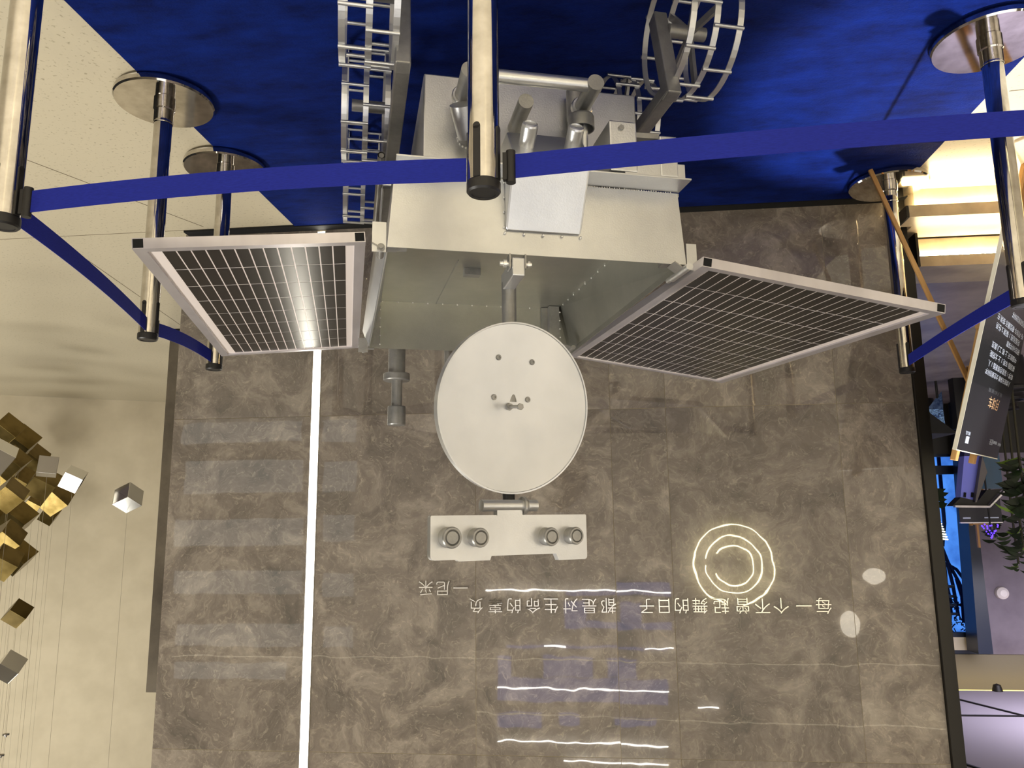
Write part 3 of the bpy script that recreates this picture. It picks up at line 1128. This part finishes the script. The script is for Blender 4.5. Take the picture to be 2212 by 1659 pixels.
for px, py, r_ in ((970, 1161, .0245), (1031, 1161, .0225), (1183, 1159, .0225), (1236, 1157, .0215)):
    q = hp(px - 4, py)
    c = hm @ Vector((q.x, 0, q.z))
    MB().lathe([(r_, 0), (r_, .022), (r_ * 1.04, .024), (r_ * 1.04, .027), (r_ * .95, .031), (r_ * .78, .031), (r_ * .72, .027), (r_ * .66, .0285), (r_ * .6, .031), (1e-4, .031)], c, hn, 32).build('camera_lens', SILVER_D, head)
q = hp(1100, 1106)
MB().box((q.x - .036, -.004, q.z - .011), (q.x + .036, .016, q.z + .009), hm).build('head_plate', SILVER, head)

# ---- solar panels
def panel(P0, P1, P2, P3, ncol, side_w, m_in, m_out, label):
    """P0 near inner, P1 near outer, P2 far outer, P3 far inner: the top face"""
    P0, P1, P2, P3 = (Vector(p) for p in (P0, P1, P2, P3))
    a_ = ((P1 - P0) + (P2 - P3)) / 2
    b_ = ((P3 - P0) + (P2 - P1)) / 2
    W, D = a_.length, b_.length
    a_.normalize()
    b_ = (b_ - a_ * b_.dot(a_)).normalized()
    n = a_.cross(b_)
    if n.z < 0:
        n = -n
    cen = (P0 + P1 + P2 + P3) / 4
    org = cen - a_ * W / 2 - b_ * D / 2
    m = Matrix((a_, b_, n)).transposed().to_4x4()
    m.translation = org
    fw, fh = side_w, .026
    o = MB().box((fw, fw * .9, -.012), (W - fw, D - fw * .9, -.0055), m).build('solar_panel', PVBACK, rv)
    MB().box((fw, .0, -fh), (W - fw, fw * .9, 0), m).build('frame_bar', ALU, o)
    MB().box((fw, D - fw * .9, -fh), (W - fw, D, 0), m).build('frame_bar', ALU, o)
    o['label'] = label
    MB().box((0, 0, -fh), (fw, D, 0), m).build('frame_bar', ALU, o)
    MB().box((W - fw, 0, -fh), (W, D, 0), m).build('frame_bar', ALU, o)
    for x in (0, W - fw):
        MB().box((x + .0022, -.0006, -fh + .0022), (x + fw - .0022, .004, -.0022), m).build('tube_opening', BLACKMAT, o)
    x0, x1 = fw + m_in, W - fw - m_out
    y0, y1 = fw * .9 + .006, D - fw * .9 - .006
    gw = .0036
    cw, chh = (x1 - x0) / ncol, (y1 - y0) / 8
    me = None
    for i in range(ncol):
        for j in range(8):
            if me is None:
                c_ = MB().box((0, 0, -.0055), (cw - gw, chh - gw * 1.4, -.0049)).build('solar_cell', CELL, o)
                me = c_.data
            else:
                c_ = bpy.data.objects.new('solar_cell', me)
                COL.objects.link(c_)
                c_.parent = o
            mm = m @ Matrix.Translation((x0 + i * cw + gw / 2, y0 + j * chh + gw * .7, 0))
            c_.matrix_local = mm
    return o, m, W, D


pl, mL, WL, DL = panel((.437, -.570, .876), (.967, -.572, .929), (.993, .726, .912), (.463, .727, .860), 13, .027, .020, .028, 'solar panel with a wide pale margin, lamp glare on it')
pr, mR, WR, DR = panel((-.387, -.647, .913), (-1.088, -.662, 1.012), (-1.163, .701, .972), (-.462, .715, .873), 20, .027, .006, .020, 'broad dark solar panel')
for px, py, r_, ln, x in ((823, 533, .0095, .065, .425), (786, 752, .0095, .05, .455)):
    q = L(px, py, x=x) if False else L(px, py, z=.895 if py < 600 else .90)
    MB().cyl(q, q + Vector((0, ln, 0)), r_, seg=18).cyl(q + Vector((0, -.004, 0)), q + Vector((0, .004, 0)), r_ * .6, seg=14).build('hinge', SILVER_D, rv)
    MB().bar(q + Vector((0, .03, -.004)), q + Vector((-.04, .03, -.006)), .03, .003).build('hinge_leaf', SILVER_D, rv)
    MB().bar(q + Vector((0, .02, -.0)), q + Vector((.022, .02, -.012)), .03, .003).build('hinge_leaf', SILVER_D, rv)
q = L(1490, 575, z=.912)
MB().cyl(q, q + Vector((-.004, .12, -.004)), .0095, seg=18).cyl(q + Vector((-.001, .12, -.004)), q + Vector((-.002, .145, -.005)), .0075, seg=14).build('hinge', SILVER, rv)
MB().bar(q + Vector((0, .05, 0)), q + Vector((.03, .05, -.02)), .05, .003).build('hinge_leaf', SILVER_D, rv)
q = L(1230, 757, z=.90)
MB().cyl(q, q + Vector((0, -.06, 0)), .008, seg=12).build('hinge', SILVER_D, rv)
MB().bar(q + Vector((0, -.03, 0)), q + Vector((.04, -.03, -.015)), .04, .003).build('hinge_leaf', SILVER_D, rv)

# ---- running gear
def rocker(s):
    xi, xo = .345 * s, .385 * s
    x0, x1 = min(xi, xo), max(xi, xo)
    m_ = MB()
    m_.prism([(-.628, .418), (-.612, .378), (.60, .378), (.60, .418)], x0, x1)
    m_.build('rocker_arm', SILVER_D, rv, .004)
    for k, yy in enumerate((-.57, .0, .55)):
        if k == 0:
            pf = [(-.630, .420), (-.585, .425), (-.515, .140), (-.560, .128)]
            MB().prism(pf, x0 + .0005 * s, x1 + .0005 * s).build('leg', SILVER_D, rv, .004)
        else:
            MB().prism([(yy - .022, .378), (yy + .022, .378), (yy + .020, .135), (yy - .020, .135)], x0, x1).build('leg', SILVER_D, rv, .003)
    MB().cyl((.30 * s, .08, .43), (.40 * s, .08, .43), .014, seg=16).build('pivot', SILVER, rv)
    MB().cyl((.402 * s, -.18, .452), (.402 * s, .50, .452), .0115, seg=20, caps=False).cyl((.402 * s, -.178, .452), (.402 * s, -.1, .452), .008, seg=16).build('round_tube', SILVER_D, rv)
    MB().prism([(.02, .42), (.20, .42), (.20, .50), (.12, .57)], .390 * s, .394 * s).build('pivot_plate', SILVER, rv)


rocker(1)
rocker(-1)


def make_wheel(s, y):
    cx_ = .452 * s if s > 0 else -.447
    c = Vector((cx_, y, .1938))
    # wheel part: hub, children: rims, rungs and spokes
    RW_ = .178
    hub = MB().cyl((-.066 * s, 0, 0), (.045 * s, 0, 0), .0195, seg=24).build('wheel', SILVER_D, rv, loc=c)
    for dx in (-.067, 0, .067):
        MB().ring((dx, 0, 0), RW_, .0165, .003, 56).build('rim', SILVER, hub)
    me = MB().cyl((-.042, 0, 0), (.042, 0, 0), .0052, seg=10).mesh('grouser', SILVER)
    for row, dx in ((0, -.034), (1, .034)):
        for k in range(10):
            t = 2 * math.pi * (k + .5 * row + .23) / 10
            g_ = bpy.data.objects.new('grouser', me)
            COL.objects.link(g_)
            g_.parent = hub
            g_.location = (dx, (RW_ + .003) * math.cos(t), (RW_ + .003) * math.sin(t))
    for k in range(5):
        t = 2 * math.pi * k / 5 + .4
        MB().bar((0, .017 * math.cos(t), .017 * math.sin(t)), (0, (RW_ - .004) * math.cos(t), (RW_ - .004) * math.sin(t)), .020, .010, up=(1, 0, 0)).build('spoke', SILVER_D, hub)
    return hub


for s in (1, -1):
    for yy in (-.57, 0, .55):
        make_wheel(s, yy)

# ------------------------------------------------------------------ display board on a wooden easel
TL = Vector((-1.41, 3.10, 1.31))
BL = Vector((-1.62, 2.94, .43))
TR = Vector((-1.85, 3.69, 1.31))
ea = (TR - TL).normalized()
up = (TL - BL)
up = (up - ea * up.dot(ea)).normalized()
WB = (TR - TL).length
HB = (TL - BL).dot(up)
xa = -ea
bn = xa.cross(up).normalized()          # towards the viewer
BO = BL + ea * WB
bm4 = Matrix((xa, up, bn)).transposed().to_4x4()
bm4.translation = BO
es = empty('display_easel', (BL.x, BL.y, 0))
tag(es, 'tall wooden easel standing at the foot of the glowing steps', 'easel')
io = Vector((BL.x, BL.y, 0))
mo = Matrix.Translation(-io)
BOARD = mat('board_print', (44, 44, 46), .16, spec=.8, coat=.6)
bd = MB().box((0, 0, -.012), (WB, HB, 0), bm4).build('display_board', BOARD)
tag(bd, 'dark display board with rows of white text leaning on the easel', 'board')
EDGE = mat('board_edge', (214, 210, 192), .5)
MB().box((WB, -.004, -.014), (WB + .003, HB + .004, .001), bm4).build('board_edge', EDGE, bd)
MB().box((0, HB, -.014), (WB, HB + .004, .001), bm4).build('board_edge', EDGE, bd)
MB().box((0, -.004, -.014), (WB, 0, .001), bm4).build('board_edge', EDGE, bd)
TXT = mat('board_text', (190, 198, 214), .5)
TXTG = mat('board_title', (226, 182, 140), .5)
TXTD = mat('board_text_dim', (84, 86, 92), .5)


def board_uv(px, py):
    r = ray(px, py)
    t = (BL - Vector((0, 0, H))).dot(bn) / r.dot(bn)
    p = Vector((0, 0, H)) + r * t
    q = bm4.inverted() @ p
    return q.x, q.y


def text_on_board(body, p_start, p_end, hgt, m_=TXT):
    """p_start: the line's first character (its right end in the turned picture)"""
    u0, v0 = board_uv(*p_start)
    u1, v1 = board_uv(*p_end)
    v0 = (v0 + v1) / 2
    cu = bpy.data.curves.new('board_text', 'FONT')
    cu.body = body
    cu.size = 1
    tmp = bpy.data.objects.new('tmp', cu)
    COL.objects.link(tmp)
    bpy.context.view_layer.update()
    me = bpy.data.meshes.new_from_object(tmp)
    bpy.data.objects.remove(tmp)
    X_ = [v.co.x for v in me.vertices]
    Y_ = [v.co.y for v in me.vertices]
    for v in me.vertices:
        v.co.x = (v.co.x - min(X_)) / (max(X_) - min(X_)) * abs(u1 - u0)
        v.co.y = ((v.co.y - min(Y_)) / (max(Y_) - min(Y_)) - .5) * hgt
    me.materials.clear()
    me.materials.append(m_)
    o = bpy.data.objects.new('board_text', me)
    COL.objects.link(o)
    o.parent = bd
    o.matrix_local = bm4 @ Matrix.Translation((min(u0, u1), v0, .0012))
    return o


for body, a_, b_, hg in (('宇宙航天探索展览的科学', (2222, 708), (2186, 683), .026), ('与 月球车 模型展示 探测 在', (2210, 726), (2154, 686), .026),
                         ('月面巡视 1 探测 2 任务', (2202, 742), (2151, 703), .026), ('研究与科学探索', (2201, 762), (2174, 742), .026),
                         ('中国航天 上 和 工人展览', (2195, 779), (2142, 744), .026), ('探测器 车轮 1 上 太阳能', (2191, 797), (2138, 764), .026),
                         ('科学 1 探索月球表面 1 人', (2187, 815), (2134, 784), .026), ('人类航天探索 太空展览科学', (2181, 830), (2128, 802), .024)):
    text_on_board(body, a_, b_, hg)
text_on_board('航天科普展', (2164, 854), (2135, 842), .018, TXTD)
text_on_board('月球车', (2157, 876), (2135, 869), .050, TXTG)
u0, v0 = board_uv(2092, 951)
MB().box((u0, v0 - .014, .0002), (u0 + .05, v0 + .014, .0014), bm4).build('white_label', TXT, bd)
text_on_board('展品', (2096, 937), (2086, 934), .014)
text_on_board('航天', (2144, 957), (2137, 953), .026)
text_on_board('馆藏', (2153, 958), (2145, 955), .014)
text_on_board('科技', (2161, 962), (2155, 959), .014)
# easel
foot = Vector((-1.285, 3.345, .037)) - io
top = aty(2100, 840, 3.34) - io
MB().bar(foot, top, .013, .019).build('front_leg', WOOD, es, .002)
kn = aty(2096, 822, 3.36) - io
MB().bar(top + Vector((-.01, .012, -.10)), top + ea * .10 + Vector((.0, .03, .20)), .034, .030).build('leg_joint', WOOD, es, .003)
mx = TL.lerp(TR, .5) - io
for f_ in (.17, .58):
    q = TL.lerp(TR, f_) - io
    MB().bar(q + Vector((.0, .02, .03)) - bn * .03, q - up * .55 - bn * .03 + Vector((0, .03, 0)), .035, .02, up=tuple(bn)).bar(q - bn * .03 - up * .02, q - bn * .03 + up * .045, .038, .022, up=tuple(bn)).build('upright', WOOD, es, .003)
MB().bar(TL.lerp(TR, .1) - io - up * .5 - bn * .035, TL.lerp(TR, .9) - io - up * .5 - bn * .035, .03, .03).build('cross_bar', WOOD, es)
q = BL.lerp(BL + ea * WB, .5) - io
MB().bar(q - ea * .2 - up * .012 + bn * .01, q + ea * .2 - up * .012 + bn * .01, .05, .018).build('ledge', WOOD, es)
MB().bar(q - bn * .03, Vector((q.x - .05, q.y - .1, 0)) + Vector((0, 0, .0)), .03, .03).build('side_leg', WOOD, es)
MB().bar(mx - bn * .05 - up * .3, Vector((-2.0, 3.45, 0)) - io, .025, .025).build('rear_leg', WOOD, es)

# ------------------------------------------------------------------ side room furniture
PY = 7.2


def sp(px, py, y=PY):
    return aty(px, py, y)


# faceted black and silver podium
pd = empty('faceted_podium', (sp(2115, 1000).x, PY, .337))
tag(pd, 'faceted pale podium with slanted black top and silver edge in the side room', 'podium')
io2 = pd.location.copy()


def poly3(pts, y, th, name, m_, par, org):
    P_ = [aty(a_, b_, y) - org for a_, b_ in pts]
    Q_ = [p + Vector((0, th, 0)) for p in P_]
    n = len(P_)
    return MB().add(P_ + Q_, [tuple(range(n)), tuple(range(2 * n - 1, n - 1, -1))] + [(i, (i + 1) % n, n + (i + 1) % n, n + i) for i in range(n)]).build(name, m_, par)


PALEB = mat('podium_blue_lit', (132, 140, 250), .35)  # white podium, the blue light on it put into the colour
PALEG = mat('podium_grey', (104, 98, 96), .4)
poly3([(2083, 985), (2122, 985), (2112, 1085), (2074, 1085)], PY, .10, 'podium_face', PALEB, pd, io2)
poly3([(2122, 985), (2133, 1020), (2110, 1085), (2107, 1085)], PY - .05, .12, 'podium_face', PALEG, pd, io2)
poly3([(2057, 1093), (2076, 1074), (2112, 1083), (2132, 1058), (2165, 1056), (2130, 1094)], PY - .02, .12, 'slanted_top', BLACK, pd, io2)
MB().bar(sp(2057, 1094) - io2 + Vector((0, -.04, 0)), sp(2131, 1095) - io2 + Vector((0, -.04, 0)), .04, .018).bar(sp(2131, 1095) - io2 + Vector((0, -.04, 0)), sp(2167, 1058) - io2 + Vector((0, -.04, 0)), .04, .014).build('silver_edge', ALU, pd)
for px in (2083, 2099):
    MB().bar(sp(px, 1074) - io2 + Vector((0, -.006, 0)), sp(px + 1, 1064) - io2 + Vector((0, -.006, 0)), .012, .016).build('slot', BLACKMAT, pd)
poly3([(2086, 920), (2128, 920), (2122, 986), (2083, 986)], PY + .05, .08, 'podium_base', mat('podium_blue', (42, 44, 110), .3), pd, io2)
zf = aty(2086, 920, PY + .05).z
MB().box((-.12, .05, .0), (.12, .15, max(.02, zf - .337 + .02))).build('plinth', BLACK, pd)
# second display board and its easel
e2_ = empty('small_easel', (sp(2115, 1100, 7.9).x, 7.9, .337))
tag(e2_, 'thin pale wooden easel behind the podium in the side room', 'easel')
io3 = e2_.location.copy()
MB().bar(Vector((0, .05, 0)), sp(2115, 1183, 7.95) - io3, .028, .02).build('upright', WOOD, e2_)
MB().bar(sp(2098, 1135, 7.93) - io3, Vector((-.05, .1, 0)), .02, .02).build('leg', WOOD, e2_)
MB().bar(sp(2128, 1135, 7.93) - io3, Vector((-.12, .1, 0)), .02, .02).build('leg', WOOD, e2_)
MB().bar(sp(2100, 1131, 7.92) - io3, sp(2132, 1131, 7.92) - io3, .03, .02).build('cross_bar', WOOD, e2_)
P_ = sp(2158, 1062, 7.85)
Q_ = sp(2074, 1128, 7.85)
bd2 = MB().box((P_.x, 7.85, P_.z), (Q_.x, 7.87, Q_.z)).build('poster_board', mat('poster_navy', (14, 14, 34), .3))
tag(bd2, 'small navy poster board on the thin easel in the side room', 'board')
MB().box((P_.x, 7.846, Q_.z), (Q_.x, 7.874, Q_.z + .012)).build('board_rim', ALU, bd2)
o = MB().box((P_.x + .03, 7.8485, Q_.z - .045), (P_.x + .16, 7.8495, Q_.z - .035)).box((Q_.x - .10, 7.8485, Q_.z - .045), (Q_.x - .03, 7.8495, Q_.z - .03)).build('poster_print', TXT, bd2)
P_ = sp(2163, 1022, 7.78)
Q_ = sp(2118, 1056, 7.78)
o = MB().box((P_.x, 7.78, .337), (Q_.x, 7.82, Q_.z)).build('glossy_screen', mat('teal_screen', (46, 78, 102), .15))
tag(o, 'dim teal glossy panel behind the podium', 'panel')
# black wedge and dark counter in the side room
W_ = [(1990, 878), (1990, 936), (2069, 936)]
y_ = 5.6
P_ = [aty(a_, b_, y_) for a_, b_ in W_]
o = MB().add([P_[0], P_[1], P_[2]] + [p + Vector((0, .5, 0)) for p in P_], [(0, 1, 2), (5, 4, 3), (0, 3, 4, 1), (1, 4, 5, 2), (2, 5, 3, 0)]).build('black_canopy', BLACKMAT)
tag(o, 'black triangular panel edge beside the wall trim', 'panel')
o.name = 'black_panel'
MB().box((P_[1].x - .02, y_ + .2, .337), (P_[1].x, y_ + .24, P_[1].z)).build('support', BLACKMAT, o)

# added crumpled lump, the window's blue reflection put into its colour
y_ = 7.4
cr = aty(2022, 900, y_)
cm = MB()
P_ = [aty(a_, b_, y_) for a_, b_ in ((2003, 884), (2020, 862), (2034, 845), (2038, 872), (2036, 905), (2044, 935), (2020, 905))]
cz_ = sum((p.z for p in P_)) / len(P_)
mid_ = Vector((sum(p.x for p in P_) / 7, y_ - .09, cz_))
bk_ = Vector((mid_.x, y_ + .09, cz_))
vs = P_ + [mid_, bk_]
fs = [(i, (i + 1) % 7, 7) for i in range(7)] + [((i + 1) % 7, i, 8) for i in range(7)]
REFL_BLUE = mat('reflected_window_blue', (70, 110, 190), .12, .7)
noisy(REFL_BLUE, (40, 70, 140), (150, 190, 240), 22, 6, .7, .6, 40)
o = cm.add(vs, fs).build('blue_reflection_lump', REFL_BLUE)
tag(o, 'glittering blue lump standing in for a window reflection, low behind the black triangular panel', 'ornament')
MB().cyl(Vector((mid_.x, y_, .337)), Vector((mid_.x, y_, cz_)), .012, seg=8).build('stand', BLACK, o)

# potted plants
LEAF = mat('leaf_green', (36, 58, 26), .5)
noisy(LEAF, (12, 20, 11), (36, 56, 22), 5, 3)
LEAF2 = mat('leaf_bright', (110, 140, 50), .5)


def leaf(m_, a, b, wid, bend=.15):
    a, b = Vector(a), Vector(b)
    d = b - a
    s_ = d.cross(Vector((0, 1, .2))).normalized() * wid
    mid = a.lerp(b, .5) + Vector((0, 0, d.length * bend))
    q1_ = a.lerp(b, .25) + Vector((0, 0, d.length * bend * .8))
    q3_ = a.lerp(b, .78) + Vector((0, 0, d.length * bend * .7))
    t = Vector((0, .002, 0))
    top_ = [a, q1_ + s_ * .7, mid + s_, q3_ + s_ * .6, b, q3_ - s_ * .6, mid - s_, q1_ - s_ * .7]
    m_.add(top_ + [p + t for p in top_], [(0, 1, 7), (1, 2, 6, 7), (2, 3, 5, 6), (3, 4, 5), (8, 15, 9), (9, 15, 14, 10), (10, 14, 13, 11), (11, 13, 12)])


def plant(px, py_lo, py_hi, y, n, spread, label, seed, wid=.03, mt=LEAF):
    random.seed(seed)
    base_ = aty(px, py_lo, y)
    top_ = aty(px, py_hi, y)
    t = empty('potted_plant', (base_.x, y, .337))
    tag(t, label, 'plant', 'potted plants in the side room')
    MB().lathe([(1e-4, 0), (.10, 0), (.14, .24), (.15, .25), (.15, .27), (.13, .27), (.12, .25), (1e-4, .24)], (0, 0, 0), seg=20).build('pot', BLACK, t)
    hgt = max(.35, top_.z - .337)
    lo = max(.27, base_.z - .337)
    st = MB()
    st.tube([(0, 0, .2), (.01, 0, lo), (0, .01, hgt * .96)], .010, 6)
    st.build('stem', mat('stem', (50, 46, 28), .7), t)
    for k in range(n):
        z_ = lo + (hgt - lo) * (k / n) ** .9
        a_ = random.uniform(0, 2 * math.pi)
        ln = spread * random.uniform(.6, 1.1)
        m_ = MB()
        A_ = Vector((0, 0, z_))
        leaf(m_, A_, A_ + Vector((math.cos(a_) * ln, math.sin(a_) * ln * .8, random.uniform(-.15, .18) * ln * 2)), wid * random.uniform(.7, 1.2))
        m_.build('leaf', mt if k % 11 else LEAF2, t)


plant(2204, 985, 1110, 6.3, 64, .19, 'dense dark green potted plant at the right picture edge', 1, .026)
plant(2202, 1100, 1200, 6.9, 30, .22, 'potted plant with feathery tuft beside the grey wall', 2, .02)
plant(2192, 1140, 1235, 7.55, 26, .13, 'tall thin potted palm with spiky tuft against the grey wall', 3, .012)
plant(2012, 1040, 1088, 8.6, 24, .20, 'broad leaved plant standing in front of the blue window', 4, .035)
plant(2140, 1060, 1175, 8.2, 26, .16, 'round bushy green plant by the purple lights', 6, .022)
PURP = emis('purple_glow', (70, 40, 255), 5.)
p = aty(2140, 1145, 7.5)
pt = empty('purple_light_tree', (p.x, 7.5, .337))
tag(pt, 'small tabletop tree of glowing purple lights in the side room', 'lights')
MB().cyl((0, 0, 0), (0, 0, p.z - .337 + .05), .008, seg=6).build('stem', BLACK, pt)
random.seed(11)
pm = MB()
for k in range(34):
    f_ = random.random()
    a_ = random.uniform(0, 6.28)
    pm.ball(Vector((.075 * (1 - f_) * math.cos(a_), .06 * (1 - f_) * math.sin(a_), p.z - .337 - .05 + f_ * .12)), .007, 6)
pm.build('bulbs', PURP, pt)['kind'] = 'stuff'
# round white sensor on the grey wall
p = aty(2164, 1281, SY - .02)
o = MB().lathe([(1e-4, -.05), (.035, -.045), (.062, -.025), (.066, 0), (.066, .02)], (p.x, SY - .02, p.z), (0, 1, 0), 28).build('wall_sensor', mat('sensor_white', (225, 218, 218), .4))
tag(o, 'round white sensor on the grey lilac wall', 'sensor')

# ------------------------------------------------------------------ hanging cubes (photograph's left)
CY = 5.2


def cube(px, py, size_px, m_, label, tilt=(0.615, 0.0), rz=math.pi / 4 + .1, wire=True, open_=False, y=CY, clamp=None):
    c = aty(px, py, y)
    sz = size_px * y / F * .60
    t = empty('hanging_cube', c)
    tag(t, label, 'cube', 'hanging metal cubes of the ceiling artwork')
    rot = Matrix.Rotation(rz, 4, 'Z') @ Matrix.Rotation(tilt[1], 4, 'Y') @ Matrix.Rotation(tilt[0], 4, 'X') @ Matrix.Rotation(math.pi / 4, 4, 'Y')
    h = sz / 2
    b_ = MB()
    if open_:
        tk = .004
        for (lo, hi) in (((-h, -h, -h), (h, h, -h + tk)), ((-h, -h, h - tk), (h, h, h)), ((-h, -h, -h + tk), (-h + tk, h, h - tk)), ((h - tk, -h, -h + tk), (h, h, h - tk))):
            b_.box(lo, hi, rot)
    else:
        b_.box((-h, -h, -h), (h, h, h), rot)
    b_.build('cube_shell', m_, t, .0015)
    if wire:
        MB().cyl((0, 0, h * .9), (0, 0, 5.6 - c.z), .0011, seg=6).build('wire', mat('wire_%d' % px, (150, 140, 120), .5), t)
        if clamp:
            q = aty(px, clamp, y)
            MB().lathe([(1e-4, .02), (.006, .018), (.008, .006), (.022, .004), (.022, -.004), (1e-4, -.006)], (0, 0, q.z - c.z), seg=14).build('wire_clamp', GREYM, t)
    return t


cube(277, 1075, 71, STEELM, 'pale brass cube hanging alone, farthest from the cluster', open_=True, rz=.5, tilt=(.5, .3))
cube(158, 1035, 66, STEELM, 'pale open silver cube beside the grey cube', open_=True, rz=.9, tilt=(.45, -.2))
cube(103, 1008, 66, GREYM, 'dark grey cube at the edge of the gold cluster', rz=1.0, tilt=(.1, .6), y=5.25)
cube(-4, 985, 92, STEELM, 'large pale cube in front of the gold cluster at the picture edge', rz=.6, tilt=(.5, -.2), y=4.6)
cube(38, 1325, 64, GOLD, 'single gold cube hanging below the cluster in the picture', y=5.3, clamp=1587)
cube(20, 1440, 71, STEELM, 'mirror finished cube hanging under the single gold cube in the picture', y=5.0, clamp=1632)
gc = [(12, 930, 'gold cube at the top of the tight cluster, against the cream wall'), (46, 955, 'gold cube just under the topmost of the cluster'),
      (68, 992, 'gold cube left of the dark grey cube in the cluster'), (24, 1000, 'gold cube behind the large pale cube'),
      (50, 1045, 'broad gold cube in the heart of the cluster'), (92, 1045, 'gold cube directly below the dark grey cube'),
      (118, 1075, 'gold cube at the outermost tip of the cluster'), (20, 1070, 'gold cube beside the picture edge at mid height of the cluster'),
      (72, 1090, 'gold cube behind the small brass one in the cluster'), (107, 1112, 'small light brass cube at the cluster lower tip'),
      (38, 1120, 'gold cube in the second lowest row of the cluster'), (2, 1125, 'gold cube cut by the picture edge in the cluster'),
      (14, 1162, 'gold cube linking the cluster with its lowest pair'), (36, 1203, 'gold cube at the right of the lowest pair in the cluster'),
      (8, 1215, 'gold cube at the left of the lowest pair in the cluster'), (-6, 1030, 'gold cube mostly outside the picture edge')]
random.seed(5)
for k, (px, py, lb) in enumerate(gc):
    cube(px, py, (50 if 'small' in lb else 84), GOLD, lb, rz=math.pi / 4 + random.uniform(-.25, .25), tilt=(.615 + random.uniform(-.12, .12), random.uniform(-.12, .12)), y=5.55 + .19 * (k * 7 % 16), wire=True)
